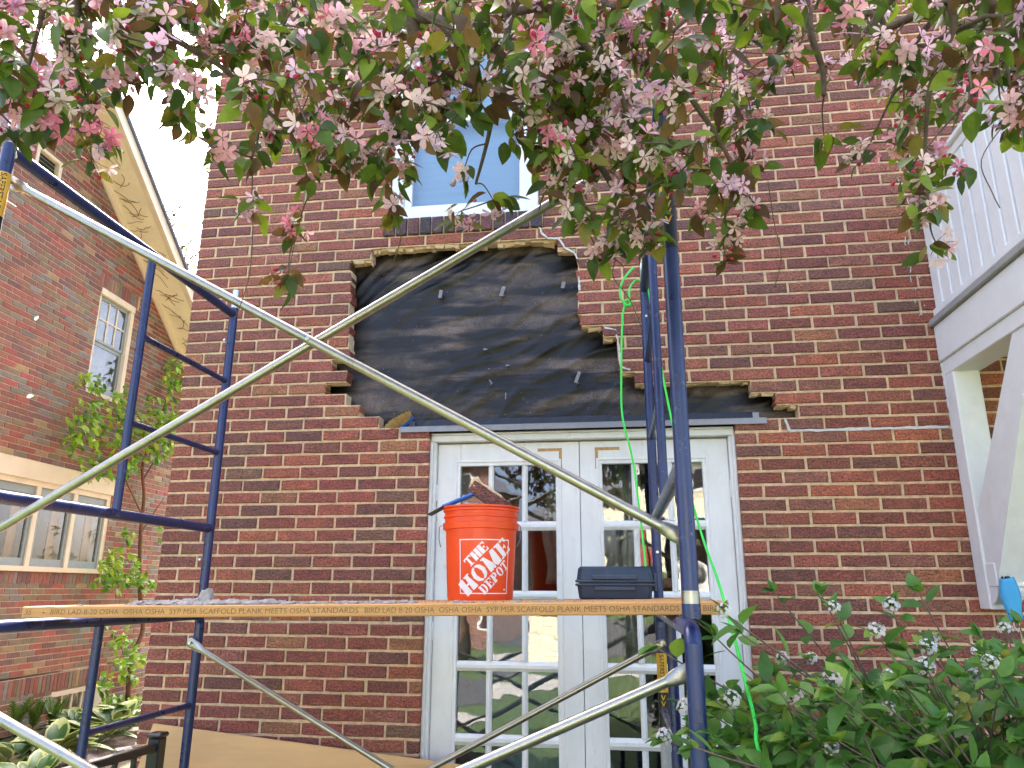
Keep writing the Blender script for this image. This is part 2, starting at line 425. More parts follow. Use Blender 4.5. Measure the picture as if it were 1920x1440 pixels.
def felt_mat():
    m, nt, N, L = mat_new('black_felt')
    out = N.new('ShaderNodeOutputMaterial'); b = N.new('ShaderNodeBsdfPrincipled')
    geo = N.new('ShaderNodeNewGeometry')
    mp = N.new('ShaderNodeMapping'); mp.inputs['Rotation'].default_value = (0, math.radians(-31), 0); mp.inputs['Scale'].default_value = (1.2, 1, 7.0)
    L.new(geo.outputs['Position'], mp.inputs[0])

    def noise(sc_, vec, det=6, ro=.65):
        n_ = N.new('ShaderNodeTexNoise'); n_.inputs['Scale'].default_value = sc_; n_.inputs['Detail'].default_value = det; n_.inputs['Roughness'].default_value = ro
        L.new(vec, n_.inputs['Vector']); return n_.outputs['Fac']

    def rng_(v, a, b_, c, d):
        r_ = N.new('ShaderNodeMapRange'); r_.interpolation_type = 'SMOOTHSTEP'
        for i_, x in zip((1, 2, 3, 4), (a, b_, c, d)): r_.inputs[i_].default_value = x
        L.new(v, r_.inputs[0]); return r_.outputs[0]

    def mul(a, c):
        q = N.new('ShaderNodeMath'); q.operation = 'MULTIPLY'; L.new(a, q.inputs[0]); L.new(c, q.inputs[1]); return q.outputs[0]
    dust_sheen = rng_(noise(1.6, mp.outputs[0], 3, .5), .42, .62, 0, 1)
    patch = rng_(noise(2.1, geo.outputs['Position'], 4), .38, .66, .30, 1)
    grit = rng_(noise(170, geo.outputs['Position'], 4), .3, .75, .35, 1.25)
    dust = mul(mul(dust_sheen, patch), grit)  # pale streaks: dust, plus the sheen along the folds painted into the colour
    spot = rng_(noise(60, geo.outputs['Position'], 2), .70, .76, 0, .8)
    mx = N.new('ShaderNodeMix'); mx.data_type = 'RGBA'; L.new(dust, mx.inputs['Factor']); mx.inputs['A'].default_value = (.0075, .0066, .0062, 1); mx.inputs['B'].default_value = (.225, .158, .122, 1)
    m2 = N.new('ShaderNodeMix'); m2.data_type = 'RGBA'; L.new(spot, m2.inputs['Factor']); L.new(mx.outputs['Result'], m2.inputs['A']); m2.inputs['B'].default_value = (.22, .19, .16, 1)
    L.new(m2.outputs['Result'], b.inputs['Base Color'])
    L.new(rng_(noise(9, geo.outputs['Position'], 5), .3, .7, .26, .48), b.inputs['Roughness'])
    b.inputs['Specular IOR Level'].default_value = .38
    bp = N.new('ShaderNodeBump'); bp.inputs['Strength'].default_value = .45; bp.inputs['Distance'].default_value = .002
    L.new(noise(240, geo.outputs['Position'], 3), bp.inputs['Height']); L.new(bp.outputs[0], b.inputs['Normal']); L.new(b.outputs[0], out.inputs[0])
    return m


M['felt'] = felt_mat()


def text_polys(s, size=1.0, offset=0.0):
    cu = bpy.data.curves.new('txt', 'FONT'); cu.body = s; cu.size = size; cu.offset = offset; cu.resolution_u = 3
    o = bpy.data.objects.new('txt', cu); COL.objects.link(o)
    dg = bpy.context.evaluated_depsgraph_get()
    me = bpy.data.meshes.new_from_object(o.evaluated_get(dg))
    v = np.array([tuple(p.co) for p in me.vertices]); f = [tuple(p.vertices) for p in me.polygons]
    bpy.data.objects.remove(o); bpy.data.curves.remove(cu); bpy.data.meshes.remove(me)
    return v, f


# ------------------------------------------------------------------ the ground, street
def sheet(name, x0, x1, y0, y1, z, mat):
    mb = MB().add([(x0, y0, z), (x1, y0, z), (x1, y1, z), (x0, y1, z)], [(0, 1, 2, 3)])
    return struct(obj(name, mb, mat, origin=((x0 + x1) / 2, (y0 + y1) / 2, z)))


sheet('ground', -150, 150, -150, 150, -0.02, M['lawn'])
sheet('garden_bed', -6.55, -2.5, -1.2, 9.5, -0.012, M['soil'])
sheet('front_bed', -2.4, 4.0, -2.2, -0.03, -0.008, M['soil'])
sheet('sidewalk', -60, 60, -9.4, -7.9, 0.0, M['concrete'])
sheet('road', -60, 60, -18.5, -11.0, -0.01, M['asphalt'])

# ------------------------------------------------------------------ bricks
PAL = [((0.243, 0.066, 0.041), 5), ((0.276, 0.075, 0.045), 5), ((0.296, 0.087, 0.048), 3), ((0.202, 0.060, 0.040), 4),
       ((0.343, 0.095, 0.048), 2), ((0.249, 0.087, 0.054), 3), ((0.177, 0.066, 0.045), 1.4), ((0.296, 0.115, 0.052), 1.0), ((0.185, 0.084, 0.052), 0.4)]
PALN = [((0.255, 0.110, 0.070), 5), ((0.302, 0.130, 0.077), 4), ((0.232, 0.169, 0.096), 4), ((0.209, 0.169, 0.115), 3), ((0.325, 0.097, 0.065), 3.5), ((0.198, 0.097, 0.077), 3), ((0.348, 0.246, 0.115), 1.2), ((0.232, 0.207, 0.167), 1.5)]


def pick(pal, r):
    t = r.random() * sum(w for _, w in pal)
    for c, w in pal:
        t -= w
        if t <= 0:
            break
    k = 0.86 + 0.28 * r.random()
    return tuple(x * k * (0.94 + 0.12 * r.random()) for x in c)


def brick_geo(hx, hz, dep, r, jit=0.0014, ch=0.0035, right_rag=0.0, left_rag=0.0):
    """front face at y=0, body to y=dep; local coordinates around the front-face centre"""
    xs = [-1, -0.34, 0.3, 1]
    ring = [(x, -1) for x in xs] + [(x, 1) for x in xs[::-1]]
    P = []
    for x, z in ring:
        rag = right_rag if x > 0.9 else (left_rag if x < -0.9 else 0)
        P.append((x * hx + r.uniform(-jit, jit) + r.uniform(-rag, rag), z * hz + r.uniform(-jit, jit)))
    n = len(P); v = []
    for (x, z) in P:
        sx = x - math.copysign(ch, x) if abs(abs(x) - hx) < 0.02 else x
        v.append((sx, r.uniform(-0.0012, 0.0012), z - math.copysign(ch, z)))
    for (x, z) in P:
        v.append((x, ch, z))
    for (x, z) in P:
        v.append((x, dep, z))
    f = [tuple(range(n))]
    for lvl in (0, 1):
        for i in range(n):
            j = (i + 1) % n
            f.append((lvl * n + i, (lvl + 1) * n + i, (lvl + 1) * n + j, lvl * n + j))
    return v, f


# ---- our house
house = thing('brick_house', 'dark red brick house with a broken hole in the wall above white french doors', 'house', (0.4, 0.0, 0.0))
XL, XR = -2.4719, 4.2
HT = 6.3
DOOR_X = (-0.987, 0.618)
WIN_X = (-1.278, -0.383); WIN_Z = (3.68, 5.05)
HOLE = {-2: (-1.273, .938), -3: (-1.389, .834), -4: (-1.471, .713), -5: (-1.600, .123), -6: (-1.478, .045), -7: (-1.571, .036), -8: (-1.468, .034),
        -9: (-1.475, -.04), -10: (-1.48, -.155), -11: (-1.483, -.173), -12: (-1.488, -.172), -13: (-1.486, -.168), -14: (-1.489, -.170), -15: (-1.487, -.168), -16: (-1.500, -.176), -17: (-1.374, -.28)}
ROWLOCK = (3.570, 3.678, -1.306, -0.361)
MOD = 0.2182


def cut(iv, a, b):
    out = []
    for p, q in iv:
        if b <= p or a >= q: out.append((p, q))
        else:
            if a - p > 0.012: out.append((p, a))
            if q - b > 0.012: out.append((b, q))
    return out


mort = MB()
bricks = []       # (x0,x1,z0,z1,lrag,rrag)
kmin = int((ZO - HT) / CRS); kmax = int(ZO / CRS) + 1
for k in range(kmin, kmax):
    z0, z1 = ZO - (k + 1) * CRS, ZO - k * CRS
    iv = [(XL, XR)]
    if k >= -1: iv = cut(iv, *DOOR_X)
    if k in HOLE: iv = cut(iv, *HOLE[k])
    zm = (z0 + z1) / 2
    if WIN_Z[0] < zm < WIN_Z[1]: iv = cut(iv, *WIN_X)
    if ROWLOCK[0] < zm < ROWLOCK[1]: iv = cut(iv, ROWLOCK[2], ROWLOCK[3])
    rr = random.Random(1000 + k)
    for a, b in iv:
        mort.box((a + 0.002, 0.0075, z0), (b - 0.002, 0.090, z1))
        sh = 0 if k % 2 else MOD / 2
        drift = rr.uniform(-0.006, 0.006)
        left = [(-2.2523 + sh + drift) + n * MOD for n in range(-3, 40)]
        right = [(0.8383 + sh + drift) + n * MOD for n in range(-10, 20)]
        js = [x for x in left if x < -0.2] + [x for x in right if x > -0.13]
        js = [x for x in js if a + 0.045 < x < b - 0.045]
        ed = [a] + js + [b]
        for i in range(len(ed) - 1):
            x0, x1 = ed[i], ed[i + 1]
            lr = 0.011 if (k in HOLE and i == 0 and abs(a - HOLE[k][1]) < 1e-6) else 0
            rg = 0.011 if (k in HOLE and i == len(ed) - 2 and abs(b - HOLE[k][0]) < 1e-6) else 0
            g0 = 0.0062 + rr.uniform(-0.0012, 0.002) if i > 0 else 0.0005
            g1 = 0.0062 + rr.uniform(-0.0012, 0.002) if i < len(ed) - 2 else 0.0005
            bricks.append((x0 + g0, x1 - g1, z0 + 0.0063 + rr.uniform(-.0008, .0012), z1 - 0.0063 + rr.uniform(-.0012, .0008), lr, rg))
# strips of mortar behind the sill and up to the eaves are part of the same slab
mort.box((ROWLOCK[2], 0.010, ROWLOCK[0] - 0.02), (ROWLOCK[3], 0.088, ROWLOCK[1] - 0.004))
wall = obj('wall', mort, M['mortar'], house)


def brick_set(items, mat, parent, basis, prefix, count=300, name='brick', pal=PAL, seed=5, dep=0.088, relief=1.0):
    """items: (x0,x1,z0,z1,lrag,rrag); basis(x,z)->world point on face, ax (right,out-normal)"""
    r = random.Random(seed)
    pc = []
    for it in items:
        p = basis((it[0] + it[1]) / 2, (it[2] + it[3]) / 2)
        q = proj(p); vis = 0 < q[0] < 1920 and 0 < q[1] < 1440 and q[2] > 0
        pc.append((0 if vis else 1, np.linalg.norm(p - CAM)))
    order = sorted(range(len(items)), key=lambda i: pc[i])
    single = set(order[:count])
    rest = MB()
    ex, ey = basis.ex, basis.ey
    for i, it in enumerate(items):
        hx, hz = (it[1] - it[0]) / 2, (it[3] - it[2]) / 2
        v, f = brick_geo(hx, hz, dep, r, left_rag=it[4], right_rag=it[5])
        col = pick(pal, r)
        push = r.uniform(-0.0018, 0.0018) * relief
        c = basis((it[0] + it[1]) / 2, (it[2] + it[3]) / 2) + ey * push
        vv = [ex * p[0] + ey * p[1] + A(0, 0, p[2]) for p in v]
        if i in single:
            me = mesh_from(name, vv, f, [col] * len(v)); me.materials.append(mat)
            link(name, me, parent, c)
        else:
            rest.add([c + p for p in vv], f, col)
    o = obj('brick_field', rest, mat, parent, kind='stuff')
    return o


def basis_house(x, z): return A(x, 0, z)
basis_house.ex = A(1, 0, 0); basis_house.ey = A(0, 1, 0)
brick_set(bricks, M['brick'], wall, basis_house, 'h', 300)

# rowlock sill: bricks on edge, tilted and slightly proud
sill = MB(); sill.box((ROWLOCK[2] + .004, 0.004, ROWLOCK[0] + .004), (ROWLOCK[3] - .004, 0.085, ROWLOCK[1] - 0.006))
sillo = obj('window_sill', sill, M['mortar'], house)
n = 13; wd = (ROWLOCK[3] - ROWLOCK[2]) / n
for i in range(n):
    r = random.Random(60 + i)
    v, f = brick_geo(wd / 2 - 0.005, (ROWLOCK[1] - ROWLOCK[0]) / 2 - 0.002, 0.085, r)
    col = pick([((0.085, 0.04, 0.045), 3), ((0.13, 0.045, 0.038), 3), ((0.055, 0.035, 0.042), 2)], r)
    me = mesh_from('brick', v, f, [col] * len(v)); me.materials.append(M['brick'])
    link('brick', me, sillo, (ROWLOCK[2] + wd * (i + .5), -0.014, (ROWLOCK[0] + ROWLOCK[1]) / 2))

# broken mortar hanging under the overhanging courses and on the broken ends

def lump_strip(x0, x1, z, drop, seed, up=False):
    rem = MB(); r = random.Random(seed); x = x0
    while x < x1 - 0.004:
        L_ = min(r.uniform(0.02, 0.075), x1 - x)
        d = drop * r.uniform(0.25, 1.0); y0 = r.uniform(0.004, 0.03); y1 = r.uniform(0.07, 0.089)
        sg = 1 if up else -1
        top = [(x, y0, z), (x + L_, y0 + r.uniform(-.004, .01), z), (x + L_, y1, z), (x, y1, z)]
        bot = [(x + L_ * r.uniform(0, .2), y0 + r.uniform(.002, .02), z + sg * d * r.uniform(.5, 1)), (x + L_ * r.uniform(.75, 1), y0 + r.uniform(.002, .02), z + sg * d * r.uniform(.3, 1)),
               (x + L_, y1 - r.uniform(0, .02), z + sg * d * r.uniform(.3, 1)), (x, y1 - r.uniform(0, .02), z + sg * d * r.uniform(.5, 1))]
        rem.add(top + bot, [(0, 1, 2, 3), (7, 6, 5, 4), (0, 4, 5, 1), (1, 5, 6, 2), (2, 6, 7, 3), (3, 7, 4, 0)])
        x += L_ * r.uniform(0.85, 1.0)
    obj('broken_mortar', rem, M['mortar'], house)


def ztop(k): return ZO - k * CRS
lump_strip(-1.374, -0.28, ztop(-17) + 0.002, 0.034, 1)
lump_strip(-1.49, -1.374, ztop(-16) + 0.002, 0.03, 2)
lump_strip(-0.28, -0.176, ztop(-16) + 0.002, 0.026, 3)
lump_strip(-0.155, -0.04, ztop(-9) + 0.002, 0.03, 4)
lump_strip(-0.04, 0.034, ztop(-8) + 0.002, 0.026, 5)
lump_strip(0.045, 0.123, ztop(-5) + 0.002, 0.02, 6)
lump_strip(0.123, 0.713, ztop(-4) + 0.002, 0.018, 7)
lump_strip(0.713, 0.834, ztop(-3) + 0.002, 0.026, 8)
lump_strip(0.834, 0.938, ztop(-2) + 0.002, 0.026, 9)
lump_strip(-1.571, -1.468, ztop(-7) + 0.002, 0.012, 10)
lump_strip(-1.6, -1.478, ztop(-5) + 0.002, 0.012, 11)
# white caulk and fresh mortar repairs
ck = MB()


def ragged(pts, w, y=-0.002, seed=0, step=0.012):
    r = random.Random(seed)
    for (a, b) in zip(pts[:-1], pts[1:]):
        a = A(*a); b = A(*b); L_ = np.linalg.norm(b - a); m = max(2, int(L_ / step)); d = (b - a) / L_; nn = A(-d[1], d[0])
        up, lo = [], []
        for i in range(m + 1):
            p = a + d * L_ * i / m
            q = p + nn * w * r.uniform(.35, 1.15); s_ = p - nn * w * r.uniform(.35, 1.15)
            up.append((q[0], y + r.uniform(-.002, .001), q[1])); lo.append((s_[0], y + r.uniform(-.002, .001), s_[1]))
        vs_ = up + lo; K = m + 1
        ck.add(vs_ + [(p[0], 0.012, p[2]) for p in vs_], [(i, i + 1, K + i + 1, K + i)[::-1] for i in range(m)]
               + [(i, i + 1, 2 * K + i + 1, 2 * K + i) for i in range(m)] + [(K + i + 1, K + i, 3 * K + i, 3 * K + i + 1) for i in range(m)])


ragged([(0.885, ZO), (1.05, ZO), (1.3, ZO + .001), (1.64, ZO + 0.002)], 0.0085, y=.0015, seed=1, step=.03)
ragged([(0.885, ZO), (0.868, ZO + .065)], 0.007, seed=2)
ragged([(-0.40, 3.66), (-0.385, 3.585), (-0.37, 3.535), (-0.335, 3.50), (-0.27, 3.49), (-0.235, 3.43), (-0.185, 3.40), (-0.168, 3.36)], 0.006, seed=3)
ragged([(-0.163, 3.25), (-0.160, 3.17)], 0.008, seed=4)
ragged([(-0.03, 2.945), (0.03, 2.93), (0.045, 2.84), (0.05, 2.72), (0.1, 2.70)], 0.005, seed=5)
ragged([(1.648, 2.86), (1.652, 2.57), (1.672, 1.5)], 0.006, y=-0.004, seed=6)
for i in range(26):
    z = rnd.uniform(2.9, 3.75); x = 1.578 + rnd.uniform(-.012, .012) + (rnd.random() < .3) * rnd.uniform(0, .05)
    ragged([(x, z), (x + rnd.uniform(-.006, .006), z + rnd.uniform(.006, .035))], rnd.uniform(0.0008, .003), y=-0.003, seed=20 + i, step=.006)
ragged([(-1.80, 2.985), (-1.70, 2.992)], 0.006, seed=61)
obj('caulk', ck, M['caulk'], house)

# black felt sheathing behind the hole, really wrinkled
fm = MB(); nx, nz = 190, 110
fx0, fx1, fz0, fz1 = -1.75, 1.15, 2.40, 3.62
gx = np.linspace(fx0, fx1, nx); gz = np.linspace(fz0, fz1, nz)
GX, GZ = np.meshgrid(gx, gz, indexing='ij')


def wrinkle(x, z):
    u = x * 0.80 - z * 0.60; w = x * 0.60 + z * 0.80      # folds run up to the right
    h = 0
    v = z - 0.60 * x + 0.05 * np.sin(3.1 * x + 1.0) + 0.03 * np.sin(7.3 * x + 4 * z)      # across the folds
    for i, (fr, am, ph, en) in enumerate(((12, .020, .3, 2.3), (21, .016, 1.7, 3.4), (34, .009, 4.0, 4.9), (57, .0035, 2.2, 7.0))):
        q = np.sin(fr * v + ph + 1.1 * np.sin(en * (x + .60 * z) + i))
        env = np.clip(.45 + .75 * np.sin(en * .8 * x - 2.1 * z + 1.7 * i) * np.sin(1.3 * en * z + i), 0, 1.2)
        h = h - am * (1 - np.abs(q)) ** 2 * env
    return h + .006


Y = 0.132 + np.maximum(wrinkle(GX, GZ), -.036)
Y = np.where(GZ < 2.66, 0.124 + np.maximum(.7 * wrinkle(GX * 1.7 + .4, GZ * 1.3), -.030), Y)     # lower sheet laps over
fv = np.stack([GX, Y, GZ], -1).reshape(-1, 3)
ff = [(i * nz + j, (i + 1) * nz + j, (i + 1) * nz + j + 1, i * nz + j + 1) for i in range(nx - 1) for j in range(nz - 1)]
fm.add(fv, ff)
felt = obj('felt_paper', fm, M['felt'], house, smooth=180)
for i, (px, py, hx, hz, rz) in enumerate(((826, 551, .010, .024, .15), (942, 546, .011, .03, .3), (1056, 534, .010, .020, .25), (1083, 707, .009, .034, .35), (920, 716, .004, .014, -.6), (917, 692, .005, .004, .1), (948, 742, .003, .018, 0.05), (910, 655, .012, .004, .2), (952, 685, .012, .004, .15))):
    p = onY(px, py, 0.095); t = MB(); c_, s_ = math.cos(rz), math.sin(rz)
    t.obox(p, [(c_, 0, -s_), (0, 1, 0), (s_, 0, c_)], (hx, 0.0012, hz)); t.obox(p + A(0, .008, -hz), [(1, 0, 0), (0, 1, 0), (0, 0, 1)], (hx, .012, .0015))
    obj('brick_tie', t, M['tie'], felt)
seam = MB()
for (a, b) in (((770, 711), (1165, 698)), ((812, 711), (812, 758)), ((1115, 716), (1112, 768))):
    p, q = onY(*a, .101), onY(*b, .101); seam.tube([p, (p + q) / 2 + A(0, -.002, .002), q], .0018, 5)
obj('seam', seam, M['membrane'], felt)

# lintel angle and membrane strip
lm = MB()
lm.box((-1.150, -0.010, 2.4145), (0.777, 0.098, 2.4195)); lm.box((-1.150, -0.010, 2.389), (0.777, -0.004, 2.414)); lm.box((-1.13, 0.090, 2.4195), (0.76, 0.098, 2.47))
obj('lintel', lm, M['lintel'], house)
mm = MB(); K = 60; top = []; bt = []
for i in range(K + 1):
    x = -1.09 + (0.725 + 1.09) * i / K
    top.append((x, 0.083 + rnd.uniform(-.002, .002), 2.474 + rnd.uniform(-.003, .003))); bt.append((x, 0.070 + rnd.uniform(-.002, .002), 2.4205))
mm.add(top + bt, [(i, i + 1, K + 2 + i, K + 1 + i)[::-1] for i in range(K)])
obj('flashing_membrane', mm, M['membrane'], house)

# backing wall (sheathing, jambs), sides, roof and the dim room behind the doors
bk = MB()
bk.box((XL + .09, 0.13, 0.0), (DOOR_X[0], 0.28, 2.44)); bk.box((DOOR_X[1], 0.13, 0.0), (XR, 0.28, 2.44))
bk.box((XL + .09, 0.175, 2.40), (XR, 0.28, WIN_Z[0])); bk.box((XL + .09, 0.13, WIN_Z[0]), (WIN_X[0], 0.28, WIN_Z[1])); bk.box((WIN_X[1], 0.13, WIN_Z[0]), (XR, 0.28, WIN_Z[1]))
bk.box((XL + .09, 0.13, WIN_Z[1]), (XR, 0.28, HT))
obj('backing_wall', bk, M['membrane'], house)
sw = MB(); sw.box((XL, 0.0905, 0), (XL + 0.09, 8.5, HT)); sw.box((XR - 0.09, 0.0905, 0), (XR, 8.5, HT)); sw.box((XL + .09, 8.41, 0), (XR - .09, 8.5, HT))
obj('side_wall', sw, M['brick_tex'], house)
rf = MB(); rx0, rx1, ry0, ry1 = XL - .3, XR + .3, -0.35, 8.8
rf.prism([(rx0, ry0, HT), (rx0, ry1, HT), (rx0, (ry0 + ry1) / 2, HT + 2.6)], (rx1 - rx0, 0, 0))
obj('roof', rf, M['roof'], house)
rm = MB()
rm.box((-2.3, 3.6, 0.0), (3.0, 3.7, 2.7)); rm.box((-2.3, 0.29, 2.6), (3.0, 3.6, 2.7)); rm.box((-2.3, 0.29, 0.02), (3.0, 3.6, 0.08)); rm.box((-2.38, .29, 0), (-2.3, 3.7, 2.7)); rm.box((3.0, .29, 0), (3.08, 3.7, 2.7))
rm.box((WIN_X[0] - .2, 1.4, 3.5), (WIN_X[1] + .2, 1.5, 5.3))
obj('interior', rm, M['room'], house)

# door frame
fr = MB()
fr.bbox((DOOR_X[0], 0.05, 0.02), (-0.957, 0.17, 2.342), .004); fr.bbox((0.588, 0.05, 0.02), (DOOR_X[1], 0.17, 2.342), .004)
fr.bbox((DOOR_X[0], 0.04, 2.3425), (DOOR_X[1], 0.17, 2.376), .004); fr.bbox((DOOR_X[0] + .002, 0.028, 2.3765), (DOOR_X[1] - .002, 0.17, 2.386), .004)
fr.bbox((DOOR_X[0] - .001, 0.03, 0.0), (DOOR_X[0] + 0.016, 0.049, 2.342), .003); fr.bbox((DOOR_X[1] - .016, 0.03, 0.0), (DOOR_X[1] + .001, 0.049, 2.342), .003)
obj('door_frame', fr, M['door_white'], house)
obj('door_sill', MB().bbox((DOOR_X[0], -.02, 0.02), (DOOR_X[1], .28, .14), .006), M['concrete'], house)
obj('reveal', MB().box((DOOR_X[0], .171, .14), (DOOR_X[0] + .02, .3, 2.40)).box((DOOR_X[1] - .02, .171, .14), (DOOR_X[1], .3, 2.40)), M['door_white'], house)

ROWS = [(2.213, 1.915), (1.868, 1.562), (1.520, 1.218), (1.170, 0.878), (0.825, 0.530)]


def make_door(x0, x1, gx0, gx1, hinge_x, flip):
    d = MB(); y0, y1 = 0.085, 0.125
    d.bbox((x0, y0, .15), (gx0, y1, 2.335), .003); d.bbox((gx1, y0, .15), (x1, y1, 2.335), .003)
    d.bbox((gx0 - .001, y0, 2.213), (gx1 + .001, y1, 2.335), .002); d.bbox((gx0 - .001, y0, .15), (gx1 + .001, y1, .53), .002)
    # raised bead round the glazing
    for a, b in (((gx0 - .03, .50), (gx0 - .018, 2.243)), ((gx1 + .018, .50), (gx1 + .03, 2.243)), ((gx0 - .018, 2.231), (gx1 + .018, 2.243))):
        d.bbox((a[0], y0 - .006, a[1]), (b[0], y0 + .002, b[1]), .002)
    do = obj('door', d, M['door_white'], house)
    w = (gx1 - gx0 - 0.06) / 3
    xs = [gx0 + i * (w + 0.03) for i in range(3)]

    def muntin(a, b, vert):
        m_ = MB(); (ax, az), (bx, bz) = a, b
        yf, yb = y0 + .002, y0 + .032; k = .30
        if vert:
            cx = (ax + bx) / 2; hw = (bx - ax) / 2
            q = [(cx - hw, yb, az), (cx - hw, yf + .012, az), (cx - hw * k, yf, az), (cx + hw * k, yf, az), (cx + hw, yf + .012, az), (cx + hw, yb, az)]
            m_.prism(q, (0, 0, bz - az))
        else:
            cz = (az + bz) / 2; hw = (bz - az) / 2
            q = [(ax, yb, cz + hw), (ax, yf + .012, cz + hw), (ax, yf, cz + hw * k), (ax, yf, cz - hw * k), (ax, yf + .012, cz - hw), (ax, yb, cz - hw)]
            m_.prism(q, (bx - ax, 0, 0))
        obj('muntin', m_, M['door_white'], do)
    for i in range(4):
        muntin((gx0, ROWS[i + 1][0]), (gx1, ROWS[i][1]), False)
    for (zt, zb) in ROWS:
        for i in range(2):
            muntin((xs[i] + w, zb + .0005), (xs[i + 1], zt - .0005), True)
        for i in range(3):
            # old sheet glass: each pane sits at a slightly different tilt
            tx, tz = rnd.uniform(-.006, .006), rnd.uniform(-.006, .006)
            yy = y0 + .022
            p = MB().add([(xs[i], yy - tx - tz, zb), (xs[i] + w, yy + tx - tz, zb), (xs[i] + w, yy + tx + tz, zt), (xs[i], yy - tx + tz, zt)], [(0, 1, 2, 3)])
            obj('pane', p, M['glass'], do)
    for z in (2.07, 1.36, 0.55):
        h = MB().tube([(hinge_x, y0 - .004, z - .045), (hinge_x, y0 - .004, z + .045)], .007, 8)
        h.box((hinge_x - .012, y0 - .0015, z - .04), (hinge_x + .012, y0 + .002, z + .04))
        obj('hinge', h, M['door_white'], do, smooth=40)
    # corner plates worn to bare wood
    for cx, sg in ((gx0 - .035, 1), (gx1 + .035, -1)):
        b_ = MB(); zz = 2.285
        b_.box((min(cx, cx + sg * .13), y0 - .0012, zz), (max(cx, cx + sg * .13), y0 + .001, zz + .016)); b_.box((min(cx, cx + sg * .016), y0 - .001, zz - .10), (max(cx, cx + sg * .016), y0 + .001, zz - .0005))
        obj('corner_plate', b_, M['bare_wood'] if (sg == -1) != flip else M['door_white'], do)
    return do


make_door(-0.955, -0.1855, -0.828, -0.312, -0.957, False)
make_door(-0.1825, 0.586, -0.066, 0.452, 0.588, True)

# upper window: white vinyl double-hung
wx0, wx1, wz0, wz1 = WIN_X[0] + .004, WIN_X[1] - .004, WIN_Z[0] + .003, WIN_Z[1] - .004
wf = MB()
for a, b in (((wx0, wz0), (wx0 + .07, wz1)), ((wx1 - .07, wz0), (wx1, wz1)), ((wx0 + .0705, wz0), (wx1 - .0705, wz0 + .05)), ((wx0 + .0705, wz1 - .05), (wx1 - .0705, wz1))):
    wf.bbox((a[0], 0.012, a[1]), (b[0], 0.14, b[1]), .005)
wino = obj('window', wf, M['vinyl'], house)
sx0, sx1 = wx0 + .071, wx1 - .071
for (za, zb, y) in ((wz0 + .051, 4.39, .045), (4.36, wz1 - .051, .085)):
    s_ = MB()
    for a, b in (((sx0, za), (sx0 + .045, zb)), ((sx1 - .045, za), (sx1, zb)), ((sx0 + .0455, za), (sx1 - .0455, za + .05)), ((sx0 + .0455, zb - .04), (sx1 - .0455, zb))):
        s_.bbox((a[0], y, a[1]), (b[0], y + .036, b[1]), .004)
    obj('sash', s_, M['vinyl'], wino)
    obj('pane', MB().add([(sx0 + .044, y + .015, za + .049), (sx1 - .044, y + .015, za + .049), (sx1 - .044, y + .015, zb - .039), (sx0 + .044, y + .015, zb - .039)], [(0, 1, 2, 3)]), M['glass2'], wino)
obj('sky_reflection', MB().box((sx0, .17, wz0), (sx1, .176, wz1)), M['sky_reflection'], wino)  # added sheet behind the panes, its blue paints in the reflected sky

# ------------------------------------------------------------------ balcony on the right
bal = thing('balcony', 'white painted wooden balcony with slatted railing on a braced bracket', 'balcony', (1.66, 0.0, 1.45))
BX, BD, BW = 1.64, -1.55, 4.0
d = MB(); d.bbox((BX - .02, BD - .03, 2.872), (BW, -0.001, 2.905), .004)
obj('deck_edge', d, M['concrete'], bal)
d = MB(); d.bbox((BX, BD, 2.683), (BX + .05, -0.002, 2.871), .004); d.bbox((BX + .0505, BD, 2.683), (BW, BD + .05, 2.871), .004)
obj('fascia', d, M['white'], bal)
d = MB(); d.bbox((BX + .012, BD + .03, 2.608), (BX + .15, -0.003, 2.6825), .004); d.bbox((BX + .151, BD + .03, 2.608), (BW, BD + .16, 2.6825), .004)
obj('beam', d, M['white'], bal)
d = MB(); d.box((BX + .0505, BD + .0505, 2.70), (BW, -.002, 2.87))
obj('deck', d, M['white'], bal)
d = MB(); d.bbox((BX + .012, -0.105, 1.49), (BX + .135, -0.002, 2.6075), .004)
obj('post', d, M['white'], bal)
# knee brace in the plane of the beam
d = MB()
lo, hi = A(0, -0.106, 1.69), A(0, -1.02, 2.6075)
d.prism([(BX + .022, -.106, 1.92), (BX + .022, -.106, 1.66), (BX + .022, -.185, 1.60), (BX + .022, -.83, 2.6075), (BX + .022, -.66, 2.6075)][::-1], (.105, 0, 0))
obj('brace', d, M['white'], bal)
d = MB(); d.bbox((BX + .018, -.19, 1.588), (BX + .131, -.1055, 1.692), .004)
obj('brace_block', d, M['white'], bal)
d = MB(); q = [(BX + .02, -.106, 1.5875)] + [(BX + .02, -.106 - .075 * math.cos(t), 1.5875 - .075 * math.sin(t)) for t in np.linspace(0, math.pi / 2, 7)]
d.prism(q[::-1], (.108, 0, 0))
obj('corbel', d, M['white'], bal)
d = MB(); d.bbox((1.668, -.206, 1.622), (1.712, -.1905, 1.672), .006); d.lathe((1.69, -.207, 1.646), [(0.012, 0)], 12)
obj('socket', d, M['black_plastic'], bal)
d = MB(); d.bbox((BX + .008, BD, 2.925), (BX + .058, -.003, 2.963), .004); d.bbox((BX + .0585, BD, 2.925), (BW, BD + .05, 2.963), .004)
obj('bottom_rail', d, M['white'], bal)
d = MB(); d.bbox((BX, BD - .01, 3.640), (BX + .08, -.003, 3.672), .006); d.bbox((BX + .0805, BD - .01, 3.640), (BW, BD + .07, 3.672), .006)
d.bbox((BX + .018, BD, 3.59), (BX + .05, -.004, 3.6395), .004)
obj('top_rail', d, M['white'], bal)
slat = MB(); slat.bbox((-.012, -.0435, 0), (.012, .0435, .627), .004)
